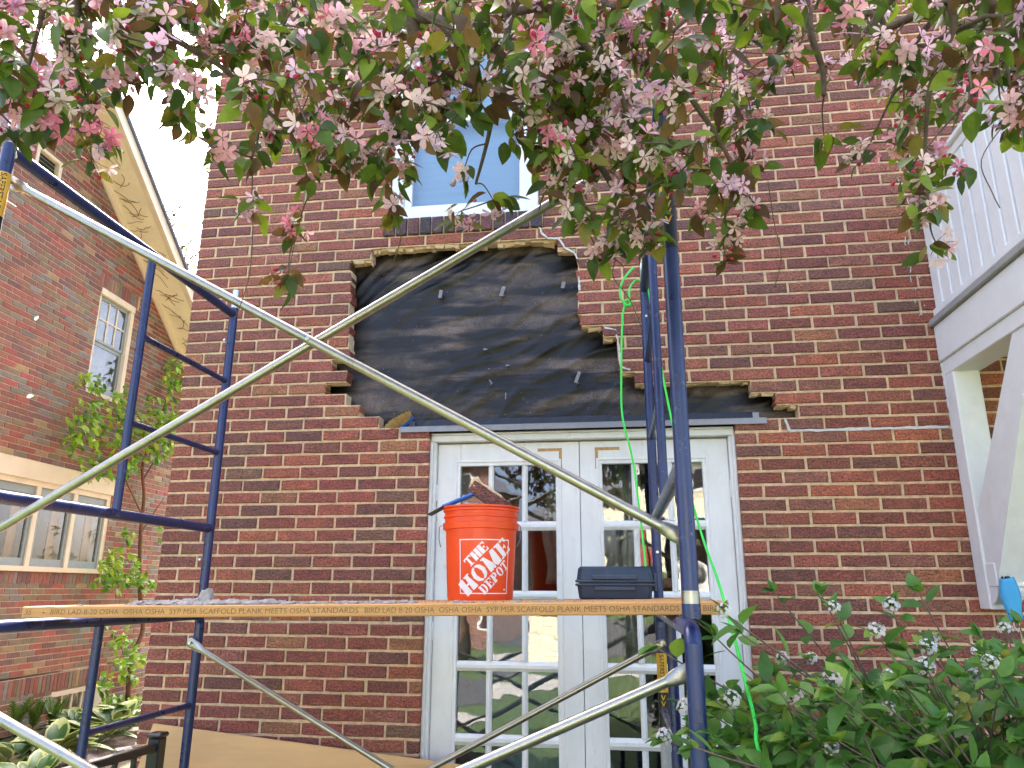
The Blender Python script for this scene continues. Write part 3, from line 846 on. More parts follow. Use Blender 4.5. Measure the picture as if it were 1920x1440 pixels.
me_s = mesh_from('slat', slat.v, slat.f, slat.c); me_s.materials.append(M['white'])
y = -0.052; i = 0
while y > BD + .05:
    link('slat', me_s, bal, (BX + .034, y - (0.0 if i else 0.0), 2.963)); y -= 0.1065; i += 1
x = BX + .12
while x < BW - .05:
    s2 = link('slat', me_s, bal, (x, BD + .025, 2.963)); s2.rotation_euler = (0, 0, math.pi / 2); x += 0.1065
# face mask hanging from the socket
mk = thing('face_mask', 'light blue disposable face mask hanging from the black socket', 'face mask', (1.69, -.215, 1.44))
mv = MB(); R_, C_ = 14, 5
for i in range(R_ + 1):
    t = i / R_; z = 1.625 - .175 * t
    wv = .030 + .012 * math.sin(math.pi * min(1, t * 1.2)); cx = 1.690 + .010 * t
    for j in range(C_ + 1):
        u = j / C_ * 2 - 1
        mv.v.append((cx + u * wv, -.216 - .012 * (1 - u * u) - .004 * math.cos(3 * math.pi * u) * (1 - t * .3), z + .006 * u)); mv.c.append((1, 1, 1))
for i in range(R_):
    for j in range(C_):
        a = i * (C_ + 1) + j; mv.f.append((a, a + 1, a + C_ + 2, a + C_ + 1)[::-1])
mo = obj('cloth', mv, M['mask'], mk, smooth=180)
sdm = mo.modifiers.new('thick', 'SOLIDIFY'); sdm.thickness = .003
lp = MB(); lp.tube([(1.675, -.216, 1.622), (1.682, -.222, 1.645), (1.694, -.21, 1.652), (1.702, -.22, 1.64), (1.706, -.216, 1.62)], .0016, 6)
lp.tube([(1.688, -.216, 1.452), (1.684, -.22, 1.425), (1.696, -.225, 1.40), (1.706, -.22, 1.425), (1.712, -.216, 1.452)], .0016, 6)
obj('ear_loop', lp, M['mask_loop'], mk, smooth=180)

# ------------------------------------------------------------------ scaffold
SXL, SXR, SYF, SYN = -1.95, 0.172, -0.43, -1.935
scaf = thing('scaffold', 'navy blue tube scaffold with galvanised cross braces in front of the brick wall', 'scaffold', ((SXL + SXR) / 2, (SYF + SYN) / 2, 0))
TR = 0.0212


def wrap_text(s, cx, cy, r, zc, h, ang0, mat, parent, vertical=True, name='lettering'):
    """lettering wrapped on an upright tube; reads downwards"""
    v, f = text_polys(s, 1.0, 0.012)
    w = v[:, 0].max() - v[:, 0].min(); sc_ = h / w
    mb = MB(); P = []
    for p in v:
        zz = zc + h / 2 - (p[0] - v[:, 0].min()) * sc_
        a = ang0 + (p[1] - 0.35) * sc_ / r
        P.append((cx + r * math.cos(a), cy + r * math.sin(a), zz))
    mb.add(P, f)
    return obj(name, mb, mat, parent)


def end_frame(x, zb, lower):
    f = lambda z: z + zb
    topz = f(1.448) if lower else f(2.955)
    bar = MB()
    if lower:
        rr_ = .035
        pts = [(x, SYF, topz - rr_), (x, SYF - rr_ * .3, topz - rr_ * .3), (x, SYF - rr_, topz), (x, SYN + rr_, topz), (x, SYN + rr_ * .3, topz - rr_ * .3), (x, SYN, topz - rr_)]
        bar.tube(pts, TR, 12)
    else:
        bar.tube([(x, SYF - .012, topz - .005), (x, SYN + .012, topz + .01)], TR, 12)
    fr_ = obj('end_frame', bar, M['navy'], scaf, smooth=50)
    z0, z1 = (f(0.03), topz - .028) if lower else (f(1.49), f(2.985))
    for yy in (SYF, SYN):
        leg = obj('leg', MB().tube([(x, yy, z0), (x, yy, (z0 + z1) / 2), (x, yy, z1)], TR, 14), M['navy'], fr_, smooth=50)
        if lower:
            obj('base_plate', MB().bbox((x - .07, yy - .07, 0), (x + .07, yy + .07, .012), .002).tube([(x, yy, .012), (x, yy, .05)], .03, 10), M['zinc'], fr_, smooth=40)
        else:
            obj('coupling_pin', MB().tube([(x, yy, z1 - .02), (x, yy, z1 + .10)], TR * .86, 12), M['zinc'], fr_, smooth=50)
        if lower:
            obj('collar', MB().tube([(x, yy, f(1.475)), (x, yy, f(1.51))], TR * 1.08, 12), M['navy'], fr_, smooth=50)
    yi = -1.138
    if lower:
        obj('inner_post', MB().tube([(x, yi, topz - .015), (x, yi, f(.25))], TR * .82, 10), M['navy'], fr_, smooth=50)
        for z in (1.055, .69, .30):
            obj('rung', MB().tube([(x, yi, f(z)), (x, yi + .05, f(z)), (x, SYF - .05, f(z)), (x, SYF, f(z))], [TR * .9, TR * .62, TR * .62, TR * .8], 10), M['navy'], fr_, smooth=50)
        obj('lower_bar', MB().tube([(x, SYF, f(.25)), (x, SYN, f(.25))], TR, 10), M['navy'], fr_, smooth=50)
    else:
        obj('inner_post', MB().tube([(x, yi, topz - .01), (x, yi, f(1.862))], TR * .82, 10), M['navy'], fr_, smooth=50)
        for z in (2.588, 2.218):
            obj('rung', MB().tube([(x, yi, f(z)), (x, yi + .05, f(z)), (x, SYF - .05, f(z)), (x, SYF, f(z))], [TR * .9, TR * .62, TR * .62, TR * .8], 10), M['navy'], fr_, smooth=50)
        obj('lower_bar', MB().tube([(x, SYF, f(1.848)), (x, SYN, f(1.848))], TR, 12), M['navy'], fr_, smooth=50)
    for yy in (SYF, SYN):
        for z in ((1.33,) if lower else (2.79, 1.70)):
            sg_ = 1 if yy == SYN else -1; st = MB().tube([(x, yy + sg_ * .012, f(z)), (x, yy + sg_ * .066, f(z))], .006, 8)
            obj('brace_pin', st, M['zinc'], fr_, smooth=40)
    return fr_


frames = {}
for nm, x, dz in (('L', SXL, 0.0), ('R', SXR, 0.028)):
    frames[nm + 'lo'] = end_frame(x, dz, True); frames[nm + 'up'] = end_frame(x, dz, False)


def sticker(fr_, x, yy, zt, grey=True):
    ang = math.atan2(CAM[1] - yy, CAM[0] - x)
    obj('label', MB().tube([(x, yy, zt), (x, yy, zt - .155)], TR + .0007, 14, cap=False), M['yellow_label'], fr_, smooth=180)
    wrap_text('SAFERSTACK', x, yy, TR + .0014, zt - .0775, .145, ang + .0, M['black_label'], fr_)
    obj('label', MB().tube([(x, yy, zt - .158), (x, yy, zt - .33)], TR + .0007, 14, cap=False), M['black_label'], fr_, smooth=180)
    wrap_text('>>>>', x, yy, TR + .0014, zt - .21, .09, ang, M['yellow_label'], fr_, name='chevron')
    if not grey: return
    obj('label', MB().tube([(x, yy, zt - .332), (x, yy, zt - .56)], TR + .0007, 14, cap=False), M['grey_label'], fr_, smooth=180)
    obj('label', MB().tube([(x, yy, zt - .562), (x, yy, zt - .58)], TR + .0007, 14, cap=False), M['red_label'], fr_, smooth=180)


sticker(frames['Lup'], SXL, SYN, 2.875)
sticker(frames['Rup'], SXR, SYN, 2.80, False)
sticker(frames['Rlo'], SXR, SYF, 1.31)
obj('band', MB().tube([(SXR, SYN, 1.538), (SXR, SYN, 1.568)], TR + .001, 14), M['galv'], frames['Rup'], smooth=50)


def brace(a, b, name='cross_brace', bolt=None):
    a, b = A(*a), A(*b); d = nrm(b - a); r = .0138; mb = MB()
    L_ = np.linalg.norm(b - a)
    mb.tube([a + d * .07, a + d * (L_ / 2), b - d * .07], r, 12)
    up = nrm(np.cross(d, A(0, 1, 0)))
    for p, sg in ((a, 1), (b, -1)):
        e = d * sg
        # flattened end: oval flare, then plate
        vs_ = []; n_ = 12
        for (t, ry, ru) in ((.07, r, r), (.055, .008, .018), (.035, .0035, .021), (-.010, .003, .021), (-.020, .003, .012)):
            for k in range(n_):
                an = 2 * math.pi * k / n_
                vs_.append(p + e * t + A(0, 1, 0) * ry * math.cos(an) + up * ru * math.sin(an))
        f = [(i * n_ + k, i * n_ + (k + 1) % n_, (i + 1) * n_ + (k + 1) % n_, (i + 1) * n_ + k) for i in range(4) for k in range(n_)]
        f.append(tuple(4 * n_ + k for k in range(n_)))
        mb.add(vs_, f)
    o = obj(name, mb, M['galv'], scaf, smooth=45)
    for p in (a, b) + ((bolt,) if bolt is not None else ()):
        obj('bolt', MB().tube([A(*p) + A(0, -.017, 0), A(*p) + A(0, .006, 0)], .006, 8), M['zinc'], o, smooth=40)
    return o


yb = SYN + .045
p1 = onY(583, 640, yb)
def through(p, xa, xb, za, zb):
    return (xa, yb, za), (xb, yb, zb)
s1 = (onY(1268, 1003, yb)[2] - onY(45, 355, yb)[2]) / (onY(1268, 1003, yb)[0] - onY(45, 355, yb)[0])
brace((SXL, yb - .012, p1[2] + s1 * (SXL - p1[0])), (SXR, yb - .012, p1[2] + s1 * (SXR - p1[0])), bolt=tuple(p1 + A(0, -.012, 0)))
s2_ = (onY(1045, 375, yb)[2] - onY(10, 985, yb)[2]) / (onY(1045, 375, yb)[0] - onY(10, 985, yb)[0])
brace((SXL, yb + .018, p1[2] + s2_ * (SXL - p1[0])), (SXR, yb + .018, p1[2] + s2_ * (SXR - p1[0])))
# lower near pair, lower far pair
brace((SXL, yb + .018, 1.335), (SXR, yb + .018, .48)); brace((SXR, yb - .012, 1.385), (SXL, yb - .012, .48))
yf = SYF - .045
brace((SXL, yf - .012, 1.327), (SXR, yf - .012, .25)); brace((SXR, yf + .018, 1.345), (SXL, yf + .018, .25))

# ------------------------------------------------------------------ planks
def plank(y0, y1, xa, xb, label, za=None, zb=None, text=False):
    mb = MB(); K = 12
    za = 1.4725 if za is None else za; zb = 1.5015 if zb is None else zb
    bv = .003; T = .0365
    for i in range(K + 1):
        t = i / K; x = xa + (xb - xa) * t; z = za + (zb - za) * t
        for (yy, zz) in ((y0 + bv, z), (y0, z + bv), (y0, z + T - bv), (y0 + bv, z + T), (y1 - bv, z + T), (y1, z + T - bv), (y1, z + bv), (y1 - bv, z)):
            mb.v.append((x, yy, zz)); mb.c.append((1, 1, 1))
    for i in range(K):
        for k in range(8):
            a = i * 8 + k; b = i * 8 + (k + 1) % 8; mb.f.append((a, b, b + 8, a + 8)[::-1])
    mb.f.append(tuple(range(8))); mb.f.append(tuple(K * 8 + k for k in range(8))[::-1])
    t_ = thing('scaffold_plank', label, 'plank', ((xa + xb) / 2, (y0 + y1) / 2, (za + zb) / 2))
    obj('board', mb, M['plank'], t_)
    return t_, lambda x: za + (zb - za) * (x - xa) / (xb - xa)


PX0, PX1 = -1.937, 0.313
pf, zf = plank(-1.55, -1.315, PX0, PX1, 'front pine scaffold plank with stamped lettering along its edge')
plank(-1.305, -1.07, PX0 + .06, PX1 - .05, 'pine scaffold plank right behind the lettered plank')
plank(-1.06, -.825, PX0 + .02, PX1 - .02, 'pine scaffold plank under the front half of the orange bucket')
plank(-.815, -.58, PX0 + .10, PX1 - .06, 'pine scaffold plank nearest to the brick wall')
STR = 'BIRD LAD 8-20 OSHA  OSHA OSHA  SYP MSR SCAFFOLD PLANK MEETS OSHA STANDARDS'


def edge_text(s, pxa, pxb):
    v, f = text_polys(s, 1.0, -0.004)
    xa, xb = onY(pxa, 1143, -1.55)[0], onY(pxb, 1143, -1.55)[0]
    w = v[:, 0].max() - v[:, 0].min(); k = (xb - xa) / w
    hk = .0165 / .70
    mb = MB(); P = []
    for p in v:
        x = xa + (p[0] - v[:, 0].min()) * k
        P.append((x, -1.5506, zf(x) + .0105 + p[1] * hk))
    mb.add(P, f); obj('stamped_lettering', mb, M['burn'], pf)


edge_text(STR, 96, 672); edge_text(STR, 684, 1274); edge_text('BIRD', 1319, 1350); edge_text('3S', 48, 60)
xe = PX1 - .018
obj('end_mark', MB().box((xe, -1.5505, zf(xe) + .004), (PX1 - .0005, -1.549, zf(xe) + .033)), M['plank_end'], pf)
obj('nail_hole', MB().tube([(onY(82, 1148, -1.55)[0], -1.551, zf(PX0) + .018), (onY(82, 1148, -1.55)[0], -1.548, zf(PX0) + .018)], .003, 8), M['burn'], pf)


def plank_top(x): return zf(x) + .0365


# mortar chips lying on the planks
def chip_mesh(r, sx, sy, sz):
    mb = MB(); n_ = 7; vs_ = []
    for lv, (k, z) in enumerate(((1.0, 0), (0.95, .45), (.55, 1.0))):
        for i in range(n_):
            a = 2 * math.pi * i / n_ + r.uniform(-.25, .25)
            q = k * r.uniform(.7, 1.1)
            vs_.append((sx * q * math.cos(a), sy * q * math.sin(a), sz * z * (r.uniform(.75, 1.1) if z else 1)))
    f = [(l * n_ + i, l * n_ + (i + 1) % n_, (l + 1) * n_ + (i + 1) % n_, (l + 1) * n_ + i) for l in range(2) for i in range(n_)]
    f.append(tuple(2 * n_ + i for i in range(n_))); f.append(tuple(range(n_))[::-1])
    return mb.add(vs_, f)


CH = []
rc = random.Random(3)
for (pa, pb, cnt, y0, y1, big) in ((262, 335, 22, -1.52, -1.35, .033), (335, 395, 14, -1.52, -1.35, .038), (400, 530, 30, -1.52, -1.3, .033), (520, 790, 34, -1.52, -1.3, .021), (850, 1060, 12, -1.48, -1.2, .016), (235, 262, 4, -1.52, -1.4, .013)):
    for i in range(cnt):
        yy = rc.uniform(y0, y1); px = rc.uniform(pa, pb); CH.append((onY(px, 1128, yy)[0], yy, big * rc.uniform(.5, 1.15), rc))
bigc = onY(388, 1118, -1.47)
CH.append((bigc[0], -1.47, .030, rc)); wc = onY(150, 1135, -1.5); CH.append((wc[0], -1.5, .011, rc))
for i, (x, yy, sz, r) in enumerate(CH):
    tall = 1.7 if i == len(CH) - 2 else (.5 if sz > .012 else .6)
    m_ = chip_mesh(r, sz, sz * r.uniform(.6, 1), sz * tall)
    z = plank_top(x) - .001; 
    m_.v = [(p[0] + x, p[1] + yy, p[2] + z) for p in m_.v]
    o = obj('mortar_chip', m_, M['chip'], None, origin=(x, yy, z))
    if i == len(CH) - 2: tag(o, 'tall upright grey mortar chunk on the plank beside the blue post', 'rubble', 'mortar rubble on the planks')
    elif i == len(CH) - 1: tag(o, 'lone small pale mortar crumb near the plank end', 'rubble', 'mortar rubble on the planks')
    else:
        where = 'heaped left of the tall upright chunk' if x < bigc[0] - .02 else ('in the row of rubble between the tall chunk and the door' if x < -1.05 else ('scattered before the left side of the door' if x < -.72 else 'scattered beside the foot of the orange bucket'))
        tag(o, 'grey mortar chip ' + where, 'rubble', 'mortar rubble on the planks')
du = MB(); r = random.Random(9)
for i in range(900):
    px = r.triangular(230, 1250, 480); yy = r.uniform(-1.545, -1.0); x = onY(px, 1128, yy)[0]; s_ = r.uniform(.0015, .006)
    if -1.315 < yy < -1.305 or -1.07 < yy < -1.06: continue
    c = A(x, yy, plank_top(x) + s_ * .3); q = [c + A(r.uniform(-1, 1), r.uniform(-1, 1), r.uniform(-.4, .8)) * s_ for _ in range(4)]
    du.add(q, [(0, 1, 2), (0, 2, 3), (0, 3, 1), (1, 3, 2)])
o = obj('mortar_dust', du, M['chip']); o['kind'] = 'stuff'; tag(o, 'fine grey mortar crumbs scattered along the scaffold planks', 'dust')

# ------------------------------------------------------------------ bucket
bc = A(-0.548, -0.815, plank_top(-.55) - .0)
BH = .365
bkt = thing('bucket', 'orange plastic bucket with white stencilled logo on the plank', 'bucket', tuple(bc))


def brad(z): return .1305 + (.148 - .1305) * (z / BH)
prof = [(0.0, .004), (.120, .004), (.128, .0), (brad(.01), .012), (brad(.272), .272), (brad(.272) + .010, .274), (brad(.3) + .011, .298), (brad(.3) + .0025, .300),
        (brad(.318) + .002, .318), (brad(.32) + .0075, .320), (brad(.326) + .0075, .326), (brad(.328) + .002, .328), (brad(.343) + .002, .343), (brad(.344) + .008, .345), (brad(.352) + .008, .353),
        (brad(.353) + .003, .355), (brad(.36) + .009, .357), (brad(.365) + .009, .365), (brad(.365) - .002, .3655), (brad(.35) - .003, .35), (brad(.05) - .003, .30)]
obj('shell', MB().lathe(bc, prof, 64), M['bucket'], bkt, smooth=40)
for sg in (-1, 1):
    lw = MB(); x = sg * (brad(.285) + .013)
    lw.tube([bc + A(x, -.03, .292), bc + A(x * 1.06, -.034, .285), bc + A(x * 1.055, -.036, .235), bc + A(x * .985, -.05, .205)], .0022, 6)
    obj('handle_wire', lw, M['wire'], bkt, smooth=180)

# logo: square frame and slab-serif stencil letters built from polygons, wrapped on the shell
LET = {
    'T': [[(0, 1), (1, 1), (1, .72), (.9, .72), (.86, .86), (.64, .86), (.64, .10), (.80, .10), (.80, 0), (.20, 0), (.20, .10), (.36, .10), (.36, .86), (.14, .86), (.10, .72), (0, .72)]],
    'H': [[(0, 0), (.44, 0), (.44, .1), (.36, .1), (.36, .9), (.44, .9), (.44, 1), (0, 1), (0, .9), (.10, .9), (.10, .1), (0, .1)], [(.56, 0), (1, 0), (1, .1), (.90, .1), (.90, .9), (1, .9), (1, 1), (.56, 1), (.56, .9), (.64, .9), (.64, .1), (.56, .1)], [(.40, .44), (.60, .44), (.60, .56), (.40, .56)]],
    'E': [[(0, 0), (.46, 0), (.46, 1), (0, 1), (0, .9), (.12, .9), (.12, .1), (0, .1)], [(.52, 0), (.95, 0), (.95, .3), (.85, .3), (.78, .12), (.52, .12)], [(.52, 1), (.95, 1), (.95, .7), (.85, .7), (.78, .88), (.52, .88)], [(.52, .44), (.66, .44), (.66, .36), (.74, .36), (.74, .64), (.66, .64), (.66, .56), (.52, .56)]],
    'M': [[(0, 0), (.30, 0), (.30, .1), (.21, .1), (.21, .72), (.44, 0), (.52, 0), (.52, .35), (.28, 1), (0, 1), (0, .9), (.1, .9), (.1, .1), (0, .1)], [(.56, .35), (.56, .12), (.74, .66), (.74, .1), (.66, .1), (.66, 0), (1.1, 0), (1.1, .1), (1.0, .1), (1.0, .9), (1.1, .9), (1.1, 1), (.80, 1)]],
    'P': [[(0, 0), (.5, 0), (.5, .1), (.38, .1), (.38, .9), (.44, .9), (.44, 1), (0, 1), (0, .9), (.12, .9), (.12, .1), (0, .1)], [(.5, 1), (.7, 1), (.9, .9), (.95, .72), (.9, .54), (.7, .44), (.44, .44), (.44, .54), (.58, .56), (.66, .72), (.58, .88), (.5, .89)]],
    'D': [[(0, 0), (.44, 0), (.44, .1), (.38, .1), (.38, .9), (.44, .9), (.44, 1), (0, 1), (0, .9), (.12, .9), (.12, .1), (0, .1)], [(.5, 1), (.68, 1), (.90, .84), (1, .5), (.90, .16), (.68, 0), (.5, 0), (.5, .1), (.62, .2), (.70, .5), (.62, .8), (.5, .9)]],
}
LET['O'] = [[(.47, 1), (.30, .97), (.10, .82), (0, .5), (.10, .18), (.30, .03), (.47, 0), (.47, .1), (.36, .2), (.29, .5), (.36, .8), (.47, .9)], [(.53, 1), (.70, .97), (.90, .82), (1, .5), (.90, .18), (.70, .03), (.53, 0), (.53, .1), (.64, .2), (.71, .5), (.64, .8), (.53, .9)]]
polys = []


def word(s, cx, cy, w, h, ang=math.pi / 4):
    wid = {'M': 1.18}; tot = sum(wid.get(ch, 1.08) for ch in s) - .08; k = w / tot; x = -w / 2
    for ch in s:
        for pl in LET[ch]:
            q = []
            for (px, py) in pl:
                u, vv = x + px * k, (py - .5) * h
                q.append((cx + u * math.cos(ang) - vv * math.sin(ang), cy + u * math.sin(ang) + vv * math.cos(ang)))
            polys.append(q)
        x += wid.get(ch, 1.08) * k


word('THE', -.34, .42, 1.0, .36); word('HOME', .02, .0, 2.42, .60); word('DEPOT', .38, -.38, 1.42, .35)
e = .97; t_ = .035
polys += [[(-e, -e), (e, -e), (e, -e + t_), (-e, -e + t_)], [(-e, e - t_), (e, e - t_), (e, e), (-e, e)], [(-e, -e + t_), (-e + t_, -e + t_), (-e + t_, e - t_), (-e, e - t_)], [(e - t_, -e + t_), (e, -e + t_), (e, e - t_), (e - t_, e - t_)]]
polys.append([(.82 + .035 * math.cos(a), -.82 + .035 * math.sin(a)) for a in np.linspace(0, 2 * math.pi, 9)[:-1]])
import bmesh
bm = bmesh.new()
HL = .106
for q in polys:
    vs_ = [bm.verts.new((p[0] * HL, p[1] * HL, 0)) for p in q]
    try: bm.faces.new(vs_)
    except Exception: pass
bmesh.ops.triangulate(bm, faces=bm.faces[:])
for _ in range(6):
    le = [e_ for e_ in bm.edges if e_.calc_length() > .010]
    if le: bmesh.ops.subdivide_edges(bm, edges=le, cuts=1); bmesh.ops.triangulate(bm, faces=bm.faces[:])
ang0 = math.atan2(CAM[1] - bc[1], CAM[0] - bc[0]) + .13
lg = MB(); P = []
for v in bm.verts:
    z = .128 + v.co.y; rr_ = brad(z) + .0011; a = ang0 + v.co.x / brad(.13)
    P.append(bc + A(rr_ * math.cos(a), rr_ * math.sin(a), z))
lg.add(P, [tuple(v.index for v in f.verts) for f in bm.faces]) if bm.verts.index_update() is None else None
bm.free()
obj('logo', lg, M['print'], bkt)

# rubble in the bucket: a broken brick, a mortar lump, a blue tool
r = random.Random(21)
bb = MB(); ax = nrm(A(.80, -.1, -.52)); up = nrm(np.cross(A(0, 1, 0), ax) * -1); dp = np.cross(ax, up)
v, f = brick_geo(.088, .029, .085, r, jit=.004)
c0 = bc + A(.035, -.05, BH + .038)
bb.add([c0 + ax * p[0] + nrm(A(.52, -.15, .80)) * p[2] + A(0, 1, 0) * p[1] for p in v], f, (.16, .055, .04))
o = obj('broken_brick', bb, M['brick'], None); tag(o, 'broken brick with old mortar sticking out of the orange bucket', 'brick')
mc = MB(); c1 = c0 - ax * .075 + nrm(A(.52, -.15, .80)) * .006 + A(0, .04, 0)
cm = chip_mesh(r, .034, .04, .04); mc.add([c1 + A(*p) for p in cm.v], cm.f); 
top = chip_mesh(r, .075, .035, .010); mc.add([c0 + ax * p[0] + nrm(A(.52, -.15, .80)) * (p[2] + .028) + A(0, 1, 0) * (p[1] + .03) for p in top.v], top.f)
obj('mortar', mc, M['mortar'], o)
lump = chip_mesh(r, .05, .045, .03); o = obj('mortar_lump', MB().add([bc + A(-.035, -.05, BH - .012) + A(*p) for p in lump.v], lump.f), M['chip'])
tag(o, 'grey mortar lump between the brick and the blue tool in the bucket', 'rubble')
fill = MB(); n_ = 24
fill.add([bc + A(brad(.345) * .96 * math.cos(2 * math.pi * i / n_), brad(.345) * .96 * math.sin(2 * math.pi * i / n_), .325 + r.uniform(-.006, .006)) for i in range(n_)] + [bc + A(0, 0, .352)], [(i, (i + 1) % n_, n_) for i in range(n_)])
o = obj('rubble_fill', fill, M['chip']); tag(o, 'mortar rubble filling the orange bucket', 'rubble'); o['kind'] = 'stuff'
bt_ = thing('hand_tool', 'blue handled scraper lying over the rim of the orange bucket', 'tool', tuple(bc + A(-.14, -.05, BH)))
d = nrm(A(.85, .1, .36)); n2 = nrm(np.cross(A(0, 1, 0), d)) * -1
h0 = bc + A(-.118, -.045, BH + .014)
obj('grip', MB().obox(h0 + d * .030, [d, A(0, 1, 0), nrm(np.cross(d, A(0, 1, 0)))], (.068, .016, .0075), .005), M['blue_plastic'], bt_)
obj('blade', MB().obox(h0 - d * .062 + A(0, 0, -.006), [nrm(d + A(0, 0, .12)), A(0, 1, 0), nrm(np.cross(d, A(0, 1, 0)))], (.034, .026, .0035), .002), M['black_plastic'], bt_)

# ------------------------------------------------------------------ tool case
tx0, tx1, ty0, ty1 = -.163, .135, -.86, -.64
tz = plank_top(0) - .001
case = thing('tool_case', 'dark blue plastic power tool case on the plank', 'tool case', ((tx0 + tx1) / 2, (ty0 + ty1) / 2, tz))


def taper_box(x0, x1, y0, y1, z0, z1, t0, t1, bev):
    mb = MB(); ring = []
    for z, t in ((z0, t0 + bev), (z0 + bev, t0), (z1 - bev, t1), (z1, t1 + bev)):
        c_ = .016
        X0, X1, Y0, Y1 = x0 + t, x1 - t, y0 + t, y1 - t
        ring.append([(X0 + c_, Y0, z), (X1 - c_, Y0, z), (X1, Y0 + c_, z), (X1, Y1 - c_, z), (X1 - c_, Y1, z), (X0 + c_, Y1, z), (X0, Y1 - c_, z), (X0, Y0 + c_, z)])
    vs_ = sum(ring, []); f = [(l * 8 + i, l * 8 + (i + 1) % 8, (l + 1) * 8 + (i + 1) % 8, (l + 1) * 8 + i) for l in range(3) for i in range(8)]
    f += [tuple(range(8))[::-1], tuple(24 + i for i in range(8))]
    return mb.add(vs_, f)


lower = taper_box(tx0, tx1, ty0, ty1, tz, tz + .056, .010, .004, .006)
lower.bbox((tx0 - .003, ty0 - .003, tz + .050), (tx1 + .003, ty1 + .003, tz + .060), .003)
lower.bbox((tx0 + .07, ty0 - .004, tz + .032), (tx1 - .07, ty0 + .02, tz + .0495), .003)
obj('base', lower, M['case'], case, smooth=30)
lid = taper_box(tx0, tx1, ty0, ty1, tz + .066, tz + .124, .002, .008, .008)
lid.bbox((tx0 - .003, ty0 - .003, tz + .0635), (tx1 + .003, ty1 + .003, tz + .073), .003)
lid.bbox((tx0 + .062, ty0 - .003, tz + .0735), (tx1 - .062, ty0 + .02, tz + .092), .003)
obj('lid', lid, M['case'], case, smooth=30)
obj('gap', MB().box((tx0 + .012, ty0 + .012, tz + .0585), (tx1 - .012, ty1 - .012, tz + .068)), M['black_plastic'], case)
lt = MB(); lt.bbox((tx1 + .001, ty0 + .05, tz + .03), (tx1 + .014, ty0 + .09, tz + .10), .003)
obj('latch', lt, M['case'], case)

# ------------------------------------------------------------------ scrub brush on the lintel end
p0 = onY(719, 801, .01); p1b = onY(768, 772, .02)
sb = thing('scrub_brush', 'wooden scrub brush with tan bristles on the left end of the lintel', 'brush', ((p0[0] + p1b[0]) / 2, .03, 2.42))
d = nrm(A(p1b[0] - p0[0], 0, p1b[2] - p0[2])); nn_ = nrm(A(-d[2] * .9, -1.0, d[0] * .9)); e2 = np.cross(nn_, d); cc = A((p0[0] + p1b[0]) / 2 + .008, .03, 2.452)
bd = MB(); prof_ = []
for i in range(16):
    a = 2 * math.pi * i / 16; prof_.append(cc + d * .086 * math.cos(a) + e2 * .036 * math.sin(a) - nn_ * .022)
bd.prism(prof_, nn_ * .014); obj('block', bd, M['blue_plastic'], sb)
br_ = MB(); r = random.Random(4)
for i in range(520):
    a = r.uniform(0, 2 * math.pi); q = math.sqrt(r.random())
    b0 = cc + d * .080 * q * math.cos(a) + e2 * .034 * q * math.sin(a) - nn_ * .009
    b1 = b0 + nn_ * r.uniform(.026, .032) + d * (.02 * q * math.cos(a) * .5 + r.uniform(-.003, .003)) + e2 * (.008 * q * math.sin(a) + r.uniform(-.004, .004))
    w = nrm(np.cross(b1 - b0, A(0, 1, 0))) * .0016
    br_.add([b0 - w, b0 + w, b1 + w * .6, b1 - w * .6], [(0, 1, 2, 3)])
    w = e2 * .0016; br_.add([b0 - w, b0 + w, b1 + w * .6, b1 - w * .6], [(0, 1, 2, 3)])
obj('bristles', br_, M['bristle'], sb, kind='stuff')

# ------------------------------------------------------------------ green rope knotted on the far leg
def smooth_path(pts, n=8):
    pts = [A(*p) for p in pts]; out = []
    for i in range(len(pts) - 1):
        p0_ = pts[max(i - 1, 0)]; p1_ = pts[i]; p2_ = pts[i + 1]; p3_ = pts[min(i + 2, len(pts) - 1)]
        for k in range(n):
            t = k / n
            out.append(.5 * ((2 * p1_) + (-p0_ + p2_) * t + (2 * p0_ - 5 * p1_ + 4 * p2_ - p3_) * t * t + (-p0_ + 3 * p1_ - 3 * p2_ + p3_) * t ** 3))
    return out + [pts[-1]]


rp = MB()
yl = SYF
loop = [onY(1190, 503, yl + .03), onY(1184, 505, yl - .03), onY(1166, 530, yl - .05), onY(1163, 555, yl - .05), onY(1172, 570, yl - .045)]
rp.tube(smooth_path(loop), .0052, 8)
kn = onY(1177, 568, yl - .045)
for ax_ in ((1, 0, .3), (.2, .6, 1), (.7, .5, -.6)):
    a1 = nrm(A(*ax_)); a2 = nrm(np.cross(a1, A(0, 1, .2)))
    rp.tube([kn + a1 * .017 * math.cos(t) + a2 * .013 * math.sin(t) for t in np.linspace(0, 2 * math.pi, 18)], .0052, 7)
rp.tube(smooth_path([onY(1172, 570, yl - .045), onY(1167, 600, yl - .04), onY(1165, 700, yl - .04), onY(1167, 780, yl - .05), onY(1185, 855, yl - .05), onY(1196, 930, yl - .06), onY(1205, 1010, yl - .1), onY(1210, 1070, yl - .18), A(.08, -.62, plank_top(0) + .008)]), .0048, 8)
rp.tube(smooth_path([onY(1180, 562, yl - .03), onY(1181, 540, yl), onY(1195, 525, yl + .03), onY(1214, 540, yl - .02), onY(1226, 610, yl - .05), onY(1240, 690, yl - .08), onY(1262, 800, yl - .15), onY(1288, 905, yl - .3), onY(1318, 1010, -.75), onY(1345, 1085, -1.15), onY(1364, 1150, -1.58), onY(1388, 1240, -1.72), onY(1415, 1350, -1.85), onY(1432, 1432, -1.9), A(.44, -1.95, .9), A(.5, -2.0, .35), A(.62, -2.05, .005)], 10), .0048, 8)
o = obj('rope', rp, M['rope'], None, smooth=180); tag(o, 'neon green rope knotted to the scaffold post and trailing down', 'rope')

